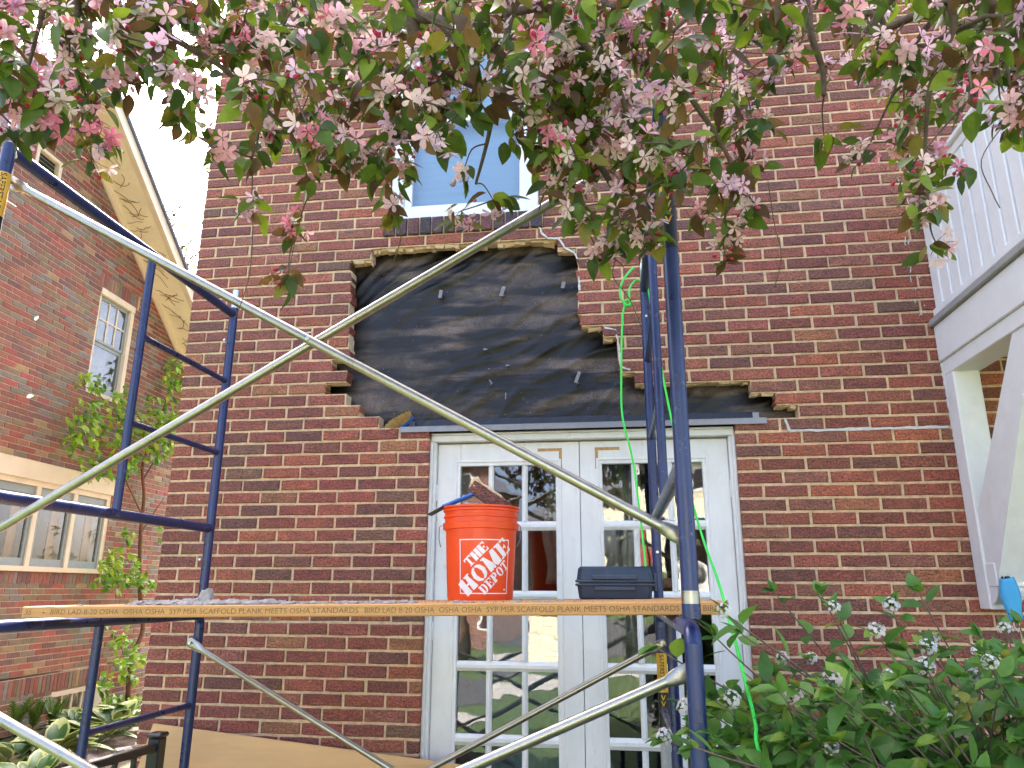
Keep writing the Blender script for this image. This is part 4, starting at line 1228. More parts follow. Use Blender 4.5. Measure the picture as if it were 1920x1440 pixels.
# ------------------------------------------------------------------ plywood and black railing at the lower left
ply = MB()
a = onY(287, 1358, -.06); b = onY(905, 1441, -.06)
ply.prism([(a[0], -.062, a[2]), (b[0], -.062, b[2]), (b[0] - .09, -.34, b[2] - .78), (a[0] - .08, -.34, a[2] - .90)], (0, .012, .003))
o = obj('plywood_sheet', ply, M['plywood'], None); tag(o, 'tan plywood sheet leaning against the foot of the brick wall', 'plywood')
rl = thing('metal_railing', 'short black metal handrail with square balusters beside the plywood', 'railing', (-2.22, -.3, 0))
pp = onY(297, 1372, -.27)
rl_p = MB(); rl_p.bbox((pp[0] - .03, -.30, 0), (pp[0] + .03, -.24, .885), .004); rl_p.bbox((pp[0] - .038, -.308, .8855), (pp[0] + .038, -.232, .908), .008)
obj('post', rl_p, M['black_metal'], rl)
rd = nrm(A(-.13, -1, 0)); r0 = A(pp[0], -.30, .845)
tr_ = MB(); tr_.obox(r0 + rd * .65, [rd, nrm(np.cross(A(0, 0, 1), rd)), A(0, 0, 1)], (.65, .02, .017), .004); obj('top_rail', tr_, M['black_metal'], rl)
tr_ = MB(); tr_.obox(r0 + rd * .65 + A(0, 0, -.62), [rd, nrm(np.cross(A(0, 0, 1), rd)), A(0, 0, 1)], (.65, .018, .014), .004); obj('bottom_rail', tr_, M['black_metal'], rl)
tr_ = MB(); tr_.obox(r0 + rd * .65 + A(0, 0, -.145), [rd, nrm(np.cross(A(0, 0, 1), rd)), A(0, 0, 1)], (.65, .016, .012), .004); obj('middle_rail', tr_, M['black_metal'], rl)
for i in range(1, 11):
    q = r0 + rd * .115 * i
    obj('baluster', MB().bbox((q[0] - .010, q[1] - .010, .24), (q[0] + .010, q[1] + .010, .829), .002), M['black_metal'], rl)
q = r0 + rd * 1.3; obj('post', MB().bbox((q[0] - .03, q[1] - .03, 0), (q[0] + .03, q[1] + .03, .885), .004), M['black_metal'], rl)

# ------------------------------------------------------------------ the neighbour's house
nb = thing('brick_house', 'neighbouring multicoloured brick house with peeling cream gable soffit', 'house', tuple(NW(0, 0)))
S0, S1 = -5.5, 4.2


def rake(s): return 6.652 - .7134 * (s - 1.158) if s > -.11 else 7.556 - .7134 * (-.11 - s)


UW = (1.19, 1.96, 3.985, 5.42); LW = (-1.6, 2.07, 1.745, 2.975); BWN = (1.46, 2.58, 0.02, .37); VT = (-.33, .11, 6.33, 6.60)
nm = MB(); nbricks = []
k = 0
while k * CRS < 7.5:
    z0, z1 = k * CRS, (k + 1) * CRS; zm = (z0 + z1) / 2
    # the gable cuts the row at the rake
    se = S1 if zm < rake(S1) else 1.158 + (6.652 - z1) / .7134
    sa = S0 if zm < rake(S0) else -.11 - (7.556 - z1) / .7134
    if se - sa < .1: break
    iv = [(sa, se)]
    for (a, b, c_, d_) in (UW, LW, BWN, VT):
        if c_ - .01 < zm < d_ + .01: iv = cut(iv, a, b)
    sold = [( -1.6, 2.1, 1.60, 1.745), (-2.6, 2.62, .38, .585), (UW[0] - .05, UW[1] + .1, 5.42, 5.625)]
    for (a, b, c_, d_) in sold:
        if c_ < zm < d_: iv = cut(iv, a, b)
    rr = random.Random(300 + k)
    for a, b in iv:
        nm.add(*[( [NW(s, z, o_) for s, o_, z in ((a, -.006, z0), (b, -.006, z0), (b, -.09, z0), (a, -.09, z0), (a, -.006, z1), (b, -.006, z1), (b, -.09, z1), (a, -.09, z1))]),
                 [(0, 3, 2, 1), (4, 5, 6, 7), (0, 1, 5, 4), (1, 2, 6, 5), (2, 3, 7, 6), (3, 0, 4, 7)]])
        ph = (k % 2) * MOD / 2 + rr.uniform(-.012, .012)
        js = [S0 + ph + n_ * MOD for n_ in range(0, 60)]
        js = [x for x in js if a + .05 < x < b - .05]
        ed = [a] + js + [b]
        for i in range(len(ed) - 1):
            nbricks.append((ed[i] + (.005 if i else .001), ed[i + 1] - (.005 if i < len(ed) - 2 else .001), z0 + .005, z1 - .005, 0, 0))
    k += 1
for (a, b, c_, d_) in sold:
    nm.add([NW(s, z, o_) for s, o_, z in ((a, -.006, c_), (b, -.006, c_), (b, -.09, c_), (a, -.09, c_), (a, -.006, d_), (b, -.006, d_), (b, -.09, d_), (a, -.09, d_))], [(0, 3, 2, 1), (4, 5, 6, 7), (0, 1, 5, 4), (1, 2, 6, 5), (2, 3, 7, 6), (3, 0, 4, 7)])
    s_ = a
    while s_ + .06 < b:
        nbricks.append((s_ + .004, s_ + CRS - .004, c_ + .005, d_ - .005, 0, 0)); s_ += CRS
nwall = obj('wall', nm, M['mortar_far'], nb)


def basis_n(s, z): return NW(s, z)
basis_n.ex = ND * 1.0; basis_n.ey = -NN
# keep right-handed winding: looking at the wall, along runs to the right
brick_set(nbricks, M['brick_far'], nwall, basis_n, 'n', 300, pal=PALN, seed=8, dep=.08)


def nbox(mb, s0, s1, z0, z1, o0, o1, col=None):
    return mb.add([NW(s, z, o_) for s, o_, z in ((s0, o1, z0), (s1, o1, z0), (s1, o0, z0), (s0, o0, z0), (s0, o1, z1), (s1, o1, z1), (s1, o0, z1), (s0, o0, z1))],
                  [(0, 3, 2, 1), (4, 5, 6, 7), (0, 1, 5, 4), (1, 2, 6, 5), (2, 3, 7, 6), (3, 0, 4, 7)], col)


obj('core', nbox(nbox(MB(), S0, S1, 0, 1.7, -.5, -.45), S0, S1, 0, 5.0, -5.0, -4.9), M['room'], nb)
obj('core', nbox(MB(), S0, S1, 0.0, 5.0, -1.6, -1.5), M['room'], nb)
# lower triple window with its cream head board
lw_ = MB()
nbox(lw_, LW[0], LW[1], 2.765, LW[3], -.05, .012); nbox(lw_, LW[0], LW[1] - .001, 2.70, 2.7645, -.06, -.012)
nbox(lw_, LW[0], LW[1], LW[2], LW[2] + .055, -.08, .025)
mull = [LW[1] - .07]
for pxm in (128, 41): pass
ms_ = [2.0, 1.33, .66, -.01, -.68, -1.35]
for s_ in ms_: nbox(lw_, s_, s_ + .07 if s_ + .07 <= LW[1] else LW[1], LW[2] + .0555, 2.6995, -.07, -.015)
lwo = obj('window', lw_, M['cream'], nb)
for a, b in zip(ms_[1:], ms_[:-1]):
    s0_, s1_ = a + .0705, b - .0005; z0_, z1_ = LW[2] + .056, 2.699
    sh_ = MB(); nbox(sh_, s0_, s0_ + .05, z0_, z1_, -.075, -.035); nbox(sh_, s1_ - .05, s1_, z0_, z1_, -.075, -.035); nbox(sh_, s0_ + .0505, s1_ - .0505, z0_, z0_ + .09, -.075, -.035); nbox(sh_, s0_ + .0505, s1_ - .0505, z1_ - .09, z1_, -.075, -.035)
    obj('sash', sh_, M['sash_grey'], lwo)
    obj('pane', MB().add([NW(s0_ + .05, z0_ + .089, -.055), NW(s1_ - .05, z0_ + .089, -.055), NW(s1_ - .05, z1_ - .089, -.055), NW(s0_ + .05, z1_ - .089, -.055)], [(0, 1, 2, 3)]), M['glass_dark'], lwo)
    obj('curtain', nbox(MB(), s1_ - .20, s1_ - .06, z0_ + .09, z1_ - .09, -.16, -.14), M['cream'], lwo)
# upper window
uw = MB(); nbox(uw, UW[0], UW[1], UW[3] - .085, UW[3], -.05, .012); nbox(uw, UW[1] - .075, UW[1], UW[2], UW[3] - .0855, -.06, .004); nbox(uw, UW[0], UW[0] + .05, UW[2] + .0505, UW[3] - .0855, -.07, -.02); nbox(uw, UW[0], UW[1] - .0755, UW[2], UW[2] + .05, -.06, .01)
uwo = obj('window', uw, M['cream'], nb)
a, b = UW[0] + .0505, UW[1] - .0755; zz0, zz1 = UW[2] + .0505, UW[3] - .086; zm_ = (zz0 + zz1) / 2 + .02
sh_ = MB()
for z0_, z1_, o_ in ((zz0, zm_ - .0005, -.05), (zm_, zz1, -.035)):
    nbox(sh_, a, a + .04, z0_, z1_, o_ - .03, o_); nbox(sh_, b - .05, b, z0_, z1_, o_ - .03, o_); nbox(sh_, a + .0405, b - .0505, z0_, z0_ + (.10 if z0_ == zz0 else .035), o_ - .03, o_); nbox(sh_, a + .0405, b - .0505, z1_ - .05, z1_, o_ - .03, o_)
obj('sash', sh_, M['sash_grey'], uwo)
g = MB()
obj('pane', MB().add([NW(a + .04, zz0 + .1, -.06), NW(b - .05, zz0 + .1, -.06), NW(b - .05, zm_ - .05, -.06), NW(a + .04, zm_ - .05, -.06)], [(0, 1, 2, 3)]), M['glass_dark'], uwo)
obj('pane', MB().add([NW(a + .04, zm_ + .035, -.048), NW(b - .05, zm_ + .035, -.048), NW(b - .05, zz1 - .05, -.048), NW(a + .04, zz1 - .05, -.048)], [(0, 1, 2, 3)]), M['glass_dark'], uwo)
gw = (b - a - .09)
for i in (1, 2):
    s_ = a + .04 + gw * i / 3; obj('muntin', nbox(MB(), s_ - .009, s_ + .009, zm_ + .035, zz1 - .0505, -.047, -.036), M['cream'], uwo)
s_ = (zm_ + zz1) / 2; obj('muntin', nbox(MB(), a + .0405, b - .0505, s_ - .009, s_ + .009, -.0465, -.0355), M['cream'], uwo)
obj('sky_reflection', nbox(MB(), a, b, zz0, zz1, -.20, -.19), surf('pale_sky_reflection', (.50, .74, .90), rough=.8, var=.25, vscale=9, bump=.8, bscale=14, bdist=.03), uwo)  # added sheet, pale blue stands in for sky mirrored in this window
# basement window and vent
bw = MB(); nbox(bw, BWN[0], BWN[1], .31, BWN[3], -.07, -.01); nbox(bw, BWN[0], BWN[0] + .05, .0, .3095, -.07, -.02); nbox(bw, BWN[1] - .28, BWN[1], .0, .3095, -.07, -.015); nbox(bw, BWN[0], BWN[1], -.04, -.001, -.07, .02)
bwo = obj('window', bw, M['cream'], nb)
for i in range(1, 4):
    s_ = BWN[0] + .05 + i * .195; obj('muntin', nbox(MB(), s_ - .014, s_ + .014, 0, .309, -.065, -.03), M['cream'], bwo)
for i in range(4):
    s_ = BWN[0] + .05 + i * .195; obj('pane', MB().add([NW(s_ + .014, 0, -.05), NW(s_ + .181, 0, -.05), NW(s_ + .181, .309, -.05), NW(s_ + .014, .309, -.05)], [(0, 1, 2, 3)]), M['glass_dark'], bwo)
vt = MB(); nbox(vt, VT[0], VT[0] + .05, VT[2], VT[3], -.06, .005); nbox(vt, VT[1] - .05, VT[1], VT[2], VT[3], -.06, .005); nbox(vt, VT[0] + .0505, VT[1] - .0505, VT[3] - .04, VT[3], -.06, .005); nbox(vt, VT[0] + .0505, VT[1] - .0505, VT[2], VT[2] + .04, -.06, .005)
vto = obj('gable_vent', vt, M['cream'], nb)
for i in range(4):
    z = VT[2] + .05 + i * .05
    obj('louvre', MB().add([NW(VT[0] + .051, z, -.01), NW(VT[1] - .051, z, -.01), NW(VT[1] - .051, z + .035, -.05), NW(VT[0] + .051, z + .035, -.05)], [(0, 1, 2, 3)]), M['cream'], vto)
# gable soffit, fascia and roof, both slopes
OV = .52
ap = (-.11, 7.556)
for (sA, sB) in ((ap[0], 4.5), (ap[0], -5.8)):
    q = lambda s, o_, dz=0: NW(s, rake(s) + dz, o_) if sA == ap[0] else None
    sg = MB().add([q(sA, -.05, .002), q(sB, -.05, .002), q(sB, OV, .002), q(sA, OV, .002), q(sA, -.05, .03), q(sB, -.05, .03), q(sB, OV, .03), q(sA, OV, .03)], [(0, 1, 2, 3), (7, 6, 5, 4), (0, 4, 5, 1), (1, 5, 6, 2), (2, 6, 7, 3), (3, 7, 4, 0)])
    obj('soffit', sg, M['soffit'], nb)
    fs_ = MB().add([q(sA, OV, -.02), q(sB, OV, -.02), q(sB, OV + .03, -.02), q(sA, OV + .03, -.02), q(sA, OV, .16), q(sB, OV, .16), q(sB, OV + .03, .16), q(sA, OV + .03, .16)], [(0, 1, 2, 3), (7, 6, 5, 4), (0, 4, 5, 1), (1, 5, 6, 2), (2, 6, 7, 3), (3, 7, 4, 0)])
    fs_.add([q(sA, OV - .05, -.012), q(sB, OV - .05, -.012), q(sB, OV - .001, -.012), q(sA, OV - .001, -.012), q(sA, OV - .05, .001), q(sB, OV - .05, .001), q(sB, OV - .001, .001), q(sA, OV - .001, .001)], [(0, 1, 2, 3), (7, 6, 5, 4), (0, 4, 5, 1), (1, 5, 6, 2), (2, 6, 7, 3), (3, 7, 4, 0)])
    fs_.add([q(sA, 0.003, -.10), q(sB, 0.003, -.10), q(sB, 0.03, -.10), q(sA, 0.03, -.10), q(sA, 0.003, .001), q(sB, 0.003, .001), q(sB, 0.03, .001), q(sA, 0.03, .001)], [(0, 1, 2, 3), (7, 6, 5, 4), (0, 4, 5, 1), (1, 5, 6, 2), (2, 6, 7, 3), (3, 7, 4, 0)])
    obj('fascia', fs_, M['cream'], nb)
    r_ = MB().add([q(sA, -6, .165), q(sB, -6, .165), q(sB, OV + .06, .165), q(sA, OV + .06, .165), q(sA, -6, .215), q(sB, -6, .215), q(sB, OV + .06, .215), q(sA, OV + .06, .215)], [(0, 1, 2, 3), (7, 6, 5, 4), (0, 4, 5, 1), (1, 5, 6, 2), (2, 6, 7, 3), (3, 7, 4, 0)])
    obj('roof_slope', r_, M['roof'], nb)
# dead creeper stems stuck on the soffit
dv = MB(); r = random.Random(31)
for i in range(46):
    s = r.uniform(.0, 3.3); o_ = r.uniform(.04, .2); p = []
    ang = r.uniform(-.9, .9)
    for j in range(6):
        p.append(NW(s, rake(s) - .006, o_)); s += .06 * math.sin(ang) + .02; o_ = min(OV - .06, o_ + .05 * math.cos(ang)); ang += r.uniform(-.6, .6)
    dv.tube(p, .0035, 4)
obj('dead_stems', dv, M['stem_dark'], nb, kind='stuff')

# ------------------------------------------------------------------ leaves and flowers: shared tools
def leaf_tmpl(w=.5, fold=.16, curl=.25, rows=(0.0, .14, .34, .58, .80, 1.0), wid=(0.0, .62, 1.0, .92, .55, 0.0)):
    v = []; idx = []
    for t, k in zip(rows, wid):
        y = t; z = -curl * t * t
        if k == 0: idx.append((len(v),)); v.append((0, y, z))
        else:
            idx.append((len(v), len(v) + 1, len(v) + 2))
            v += [(-w / 2 * k, y, z + fold * k * w), (0, y, z), (w / 2 * k, y, z + fold * k * w)]
    f = []
    for a, b in zip(idx[:-1], idx[1:]):
        if len(a) == 1: f += [(a[0], b[1], b[0]), (a[0], b[2], b[1])]
        elif len(b) == 1: f += [(a[0], a[1], b[0]), (a[1], a[2], b[0])]
        else: f += [(a[0], a[1], b[1], b[0]), (a[1], a[2], b[2], b[1])]
    return np.array(v), f


def flower_tmpl(r_, open_=.55, npet=5, pw=.36, cup=.35):
    v = []; f = []; c = []
    for i in range(npet):
        a = 2 * math.pi * i / npet + r_.uniform(-.12, .12); ca, sa_ = math.cos(a), math.sin(a); el = open_ + r_.uniform(-.2, .2)
        o_ = len(v)
        pts = [(-.03, .08, 0), (.03, .08, 0), (-pw * .42, .40, .05), (pw * .42, .40, .05), (-pw * .5, .70, .04), (pw * .5, .70, .04), (-pw * .28, .93, -.02), (pw * .28, .93, -.02), (0, .42, -.03), (0, .72, -.04)]
        for (x, y, z) in pts:
            z2 = z + y * math.sin(el) * .9 - .0; y2 = y * math.cos(el)
            v.append((x * ca - y2 * sa_, x * sa_ + y2 * ca, z2)); c.append(1.0)
        f += [(o_, o_ + 1, o_ + 8), (o_, o_ + 8, o_ + 2), (o_ + 1, o_ + 3, o_ + 8), (o_ + 2, o_ + 8, o_ + 9, o_ + 4), (o_ + 8, o_ + 3, o_ + 5, o_ + 9), (o_ + 4, o_ + 9, o_ + 6), (o_ + 9, o_ + 5, o_ + 7), (o_ + 9, o_ + 7, o_ + 6)]
    n_pet = len(v)
    for i in range(8):                      # stamens
        a = 2 * math.pi * i / 8; o_ = len(v); q = .16
        v += [(.02 * math.cos(a), .02 * math.sin(a), 0), (.035 * math.cos(a + .4), .035 * math.sin(a + .4), 0), (q * math.cos(a), q * math.sin(a), .34)]
        f.append((o_, o_ + 1, o_ + 2))
    return np.array(v), f, n_pet


def bud_tmpl():
    v = []; f = []; n_ = 6
    pr = ((0.05, 0), (.22, .14), (.27, .34), (.19, .56), (.03, .68))
    for rr_, z in pr:
        for k in range(n_): v.append((rr_ * math.cos(2 * math.pi * k / n_), rr_ * math.sin(2 * math.pi * k / n_), z))
    for i in range(4):
        for k in range(n_): f.append((i * n_ + k, i * n_ + (k + 1) % n_, (i + 1) * n_ + (k + 1) % n_, (i + 1) * n_ + k))
    return np.array(v), f


def frame_from(y, z):
    y = nrm(y); x = nrm(np.cross(y, z)); z = np.cross(x, y); return np.array([x, y, z])


def batch(name, items, mat, parent, kind='stuff', smooth=None):
    """items: (template verts, faces, 3x3 rows frame, scale, pos, colours(n,3))"""
    V = []; Fc = []; Cc = []; off = 0
    for tv, tf, fr3, s, p, c in items:
        V.append(tv @ (fr3 * s) + p); Fc += [tuple(i + off for i in q) for q in tf]; off += len(tv)
        Cc.append(np.broadcast_to(np.asarray(c, float), (len(tv), 3)))
    V = np.concatenate(V); Cc = np.concatenate(Cc)
    me = mesh_from(name, V - W[parent] if parent is not None else V, Fc, Cc, smooth); me.materials.append(mat)
    o = link(name, me, parent, W[parent] if parent is not None else (0, 0, 0))
    if kind: o['kind'] = kind
    return o


def split_singles(items, name, rest_name, mat, parent, count, minpx=9):
    """the biggest ones in view become objects of their own; the rest one part"""
    sc_ = []
    for it in items:
        q = proj(it[4] + (it[0].mean(0) @ it[2]) * it[3])
        vis = 0 <= q[0] <= 1920 and 0 <= q[1] <= 1440 and q[2] > .1
        sc_.append(it[3] * F_PX / q[2] if vis else -1)
    order = np.argsort(-np.array(sc_))[:count]
    single = set(int(i) for i in order if sc_[i] > minpx)
    cache = {}
    for i in single:
        tv, tf, fr3, s, p, c = items[i]
        cc = np.asarray(c, float); key = (id(tv), tuple(np.round(np.atleast_2d(cc)[0], 2)))
        if key not in cache:
            me = mesh_from(name, tv, tf, np.broadcast_to(cc, (len(tv), 3)), 180); me.materials.append(mat); cache[key] = me
        o = bpy.data.objects.new(name, cache[key]); COL.objects.link(o); o.parent = parent
        m3 = (fr3 * s).T; lp_ = p - W[parent]
        o.matrix_local = Matrix([[*m3[0], lp_[0]], [*m3[1], lp_[1]], [*m3[2], lp_[2]], [0, 0, 0, 1]])
    rest = [it for i, it in enumerate(items) if i not in single]
    if rest: batch(rest_name, rest, mat, parent, smooth=180)


def rdir(r):
    v = A(r.gauss(0, 1), r.gauss(0, 1), r.gauss(0, 1)); return nrm(v)


# ------------------------------------------------------------------ flowering crab apple over the scaffold
tree = thing('crab_apple_tree', 'flowering crab apple tree with pink blossom hanging over the scaffold', 'tree', (1.9, -5.6, 0.0))
rt = random.Random(77)
limbs = []            # list of (points, radii)


def limb(pts, r0, r1):
    P = smooth_path(pts, 6); R_ = np.linspace(r0, r1, len(P)); limbs.append((P, R_)); return P


TB = A(1.9, -5.6, 0)
crown0 = A(1.75, -5.3, 2.1)
limb([TB, TB + A(.02, .05, 1.0), crown0], .13, .10)
forkA = A(.5, -4.0, 3.55); forkB = A(1.4, -3.9, 3.4); forkC = A(-.8, -4.2, 3.6)
limb([crown0, A(1.3, -4.7, 3.0), forkA], .075, .045)
limb([crown0, A(1.7, -4.6, 2.9), forkB], .065, .04)
limb([crown0, A(.7, -5.0, 3.3), forkC], .06, .035)
limb([crown0, A(2.3, -5.2, 3.2), A(2.6, -4.6, 4.2)], .06, .03)
limb([forkA, A(.3, -3.4, 4.4), A(.1, -2.9, 5.1)], .04, .015)
L0 = [forkA, atd(735, -260, 1.72), atd(762, -60, 1.68)]
limb(L0 + [atd(770, 20, 1.68), atd(783, 90, 1.68)], .028, .0145)
limb([atd(783, 90, 1.68), atd(857, 143, 1.70), atd(907, 167, 1.72), atd(940, 187, 1.74), atd(977, 213, 1.76), atd(1033, 270, 1.80), atd(1070, 330, 1.82)], .0135, .004)
limb([atd(783, 90, 1.68), atd(745, 130, 1.70), atd(690, 170, 1.75), atd(640, 250, 1.8), atd(600, 330, 1.85)], .006, .0025)
limb([forkA, atd(800, -150, 1.6), atd(830, 43, 1.60), atd(933, 93, 1.60), atd(1007, 167, 1.62), atd(1073, 240, 1.64), atd(1127, 313, 1.66), atd(1187, 417, 1.70), atd(1205, 450, 1.72)], .015, .005)
limb([forkA, atd(985, -140, 1.75), atd(963, 0, 1.75), atd(940, 117, 1.75), atd(917, 250, 1.75), atd(892, 345, 1.75)], .014, .003)
limb([forkB, atd(1000, -130, 1.55), atd(1037, 17, 1.55), atd(1090, 77, 1.56), atd(1157, 160, 1.58), atd(1190, 267, 1.60), atd(1215, 330, 1.6)], .012, .003)
limb([forkB, atd(1215, -140, 1.5), atd(1232, 0, 1.5), atd(1236, 90, 1.5), atd(1300, 190, 1.52), atd(1340, 250, 1.55), atd(1375, 330, 1.58), atd(1350, 440, 1.6)], .011, .0025)
limb([forkB, atd(1500, -150, 1.6), atd(1514, 0, 1.6), atd(1520, 60, 1.6), atd(1542, 130, 1.62), atd(1545, 180, 1.62)], .012, .005)
limb([forkB, atd(1480, -120, 1.5), atd(1380, 0, 1.5), atd(1305, 25, 1.5), atd(1260, 60, 1.5)], .011, .003)
limb([A(2.3, -5.2, 3.2), atd(1800, -140, 1.5), atd(1785, 0, 1.5), atd(1787, 55, 1.5), atd(1745, 160, 1.52), atd(1735, 300, 1.55), atd(1745, 430, 1.58)], .012, .002)
limb([forkB, atd(1640, -100, 1.7), atd(1650, 30, 1.7), atd(1690, 120, 1.7), atd(1640, 250, 1.72)], .009, .002)
limb([A(2.3, -5.2, 3.2), atd(1900, -120, 1.45), atd(1880, 30, 1.45), atd(1895, 170, 1.48)], .009, .002)
limb([forkC, atd(340, -140, 1.6), atd(327, 0, 1.6), atd(316, 60, 1.6), atd(350, 87, 1.6), atd(420, 130, 1.62), atd(500, 207, 1.66), atd(547, 253, 1.7), atd(585, 360, 1.74)], .012, .0025)
limb([forkC, atd(355, -120, 1.7), atd(343, 20, 1.7), atd(250, 90, 1.72), atd(150, 130, 1.75), atd(40, 160, 1.78)], .010, .002)
limb([forkC, atd(110, -120, 1.5), atd(85, 0, 1.5), atd(60, 100, 1.52), atd(30, 210, 1.55)], .009, .002)
limb([forkC, atd(560, -120, 1.65), atd(630, 0, 1.65), atd(600, 80, 1.65), atd(520, 160, 1.68), atd(470, 300, 1.72)], .009, .002)
limb([forkC, atd(190, -120, 1.8), atd(175, 0, 1.8), atd(165, 150, 1.85), atd(172, 310, 1.9)], .008, .0015)
bl = MB()
for P, R_ in limbs:
    bl.tube(P, list(R_), 9)
obj('trunk', bl, M['bark'], tree, smooth=180)

LOW = [(0, 330), (50, 315), (90, 240), (130, 230), (175, 335), (200, 215), (245, 185), (300, 200), (330, 255), (365, 195), (405, 235), (455, 370), (490, 370), (520, 320), (560, 410), (600, 430), (640, 350), (700, 310), (735, 385), (770, 330), (830, 310), (870, 405), (905, 340), (960, 320), (1020, 330), (1070, 395), (1120, 450), (1160, 410), (1205, 455), (1260, 400), (1300, 420), (1350, 475), (1390, 440), (1420, 340), (1450, 190), (1490, 130), (1560, 150), (1600, 210), (1650, 190), (1690, 330), (1720, 400), (1765, 450), (1800, 310), (1840, 190), (1880, 240), (1920, 260)]


def low(px): return float(np.interp(px, [a for a, _ in LOW], [b for _, b in LOW]))


nodes = []
for P, R_ in limbs[6:]:
    for p in P: nodes.append(p)
spurs = []
tries = 0
while len(spurs) < 400 and tries < 30000:
    tries += 1
    px = rt.uniform(-90, 2010); b = low(min(max(px, 0), 1920))
    py = rt.uniform(-60, b - 12)
    # thinner towards the hanging ends
    dens = 1.0 if py < .55 * b else .72
    if 1420 < px < 1680: dens *= .55
    if 210 < px < 420 and py > 110: dens *= .45
    if 775 < px < 985 and py > 235: dens *= .35
    if rt.random() > dens: continue
    spurs.append(atd(px, py, rt.choice((1.38, 1.5, 1.62, 1.75, 1.9, 2.1)) + rt.uniform(-.08, .08)))
while len(spurs) < 520:
    px = rt.uniform(-90, 2010); b = low(min(max(px, 0), 1920)); py = rt.uniform(-70, .62 * b)
    if 1420 < px < 1680 and py > 90 and rt.random() < .6: continue
    if 210 < px < 420 and py > 110: continue
    spurs.append(atd(px, py, rt.uniform(1.75, 2.45)))
while len(spurs) < 600:
    px = rt.triangular(430, 1420, 1050); b = low(px); py = rt.uniform(.25 * b, .93 * b)
    if 770 < px < 1000 and py > 215 and rt.random() < .85: continue
    spurs.append(atd(px, py, rt.uniform(1.4, 2.0)))
extra = [(540, 515, 1.72), (1545, 255, 1.7), (1620, 285, 1.75), (1690, 275, 1.75), (340, 215, 1.7), (362, 225, 1.72), (175, 300, 1.8), (165, 245, 1.78), (1745, 385, 1.6), (1755, 455, 1.62), (1720, 380, 1.62), (1360, 480, 1.6), (1205, 445, 1.55), (1150, 440, 1.6), (1120, 470, 1.65), (745, 385, 1.7), (470, 380, 1.7), (560, 425, 1.75), (865, 395, 1.6), (925, 375, 1.65), (690, 300, 1.7), (230, 150, 1.55), (95, 240, 1.6), (1300, 320, 1.65), (1380, 300, 1.6), (1390, 390, 1.6), (1370, 430, 1.6), (1090, 400, 1.65), (1070, 380, 1.6), (1180, 330, 1.6), (1220, 440, 1.5), (250, 80, 1.4), (290, 90, 1.4), (1330, 95, 1.4), (1740, 100, 1.5), (1705, 95, 1.5), (1430, 235, 1.55)]
for e_ in extra: spurs.append(atd(*e_))
spurs.sort(key=lambda p: min(np.linalg.norm(p - q) for q in nodes[::3]))
tw = MB()
nodes = list(nodes)
for p in spurs:
    arr = np.array(nodes); cand = np.linalg.norm(arr - p, axis=1) + np.where(arr[:, 2] < p[2] - .03, .25, 0)
    q = arr[int(np.argmin(cand))]
    L_ = np.linalg.norm(p - q)
    mid = (p + q) / 2 + rdir(rt) * L_ * .08 + A(0, 0, .06 * L_)
    path = smooth_path([q, mid, p], 4)
    tw.tube(path, list(np.linspace(min(.004, .0018 + .004 * L_), .0013, len(path))), 5)
    nodes.append(mid); nodes.append(p)
# a few long bare drooping twigs
for (a, b) in (((1770, 470), (1758, 480)),): pass
for pts in (((475, 400), (470, 500), (455, 560), (440, 600)), ((735, 400), (752, 440), (738, 492)), ((1440, 340), (1452, 420), (1465, 480), (1452, 540)), ((1885, 230), (1840, 300), (1860, 360), (1875, 390)), ((360, 250), (352, 290), (343, 330)), ((1500, 100), (1420, 100), (1360, 95)), ((1155, 480), (1150, 520), (1180, 560), (1205, 620)), ((558, 430), (545, 490), (540, 515))):
    tw.tube(smooth_path([atd(x, y, 1.68) for x, y in pts], 5), .0012, 5)

leafT = [leaf_tmpl(w=.44 + .05 * i, fold=.10 + .05 * (i % 3), curl=.10 + .12 * (i % 4)) for i in range(5)]
flowT = [flower_tmpl(random.Random(i), open_=.15 + .16 * (i % 4), pw=.40 + .04 * (i % 3)) for i in range(6)]
budT = bud_tmpl()
LEAFC = [((0.095, 0.154, 0.014), 5), ((0.134, 0.205, 0.018), 4), ((0.224, 0.308, 0.022), 2.2), ((0.056, 0.097, 0.014), 5), ((0.168, 0.097, 0.026), 3.6), ((0.106, 0.059, 0.022), 2.2), ((0.224, 0.194, 0.025), 2)]
PETC = [((.90, .58, .60), 5), ((.88, .46, .52), 3), ((.92, .70, .68), 5), ((.82, .26, .38), 1.8), ((.88, .60, .76), 4)]


def qpick(pal, r):
    t = r.random() * sum(w for _, w in pal)
    for c, w in pal:
        t -= w
        if t <= 0: return c
    return pal[0][0]


flow_cols = {}
for ti, (tv, tf, npet) in enumerate(flowT):
    for c, _ in PETC:
        cc = np.tile(np.asarray(c), (len(tv), 1)); 
        # stamens yellow, claws paler
        cc[npet:] = (.62, .52, .14); flow_cols[(ti, c)] = cc
leaves_v, flows_v, buds_v = [], [], []


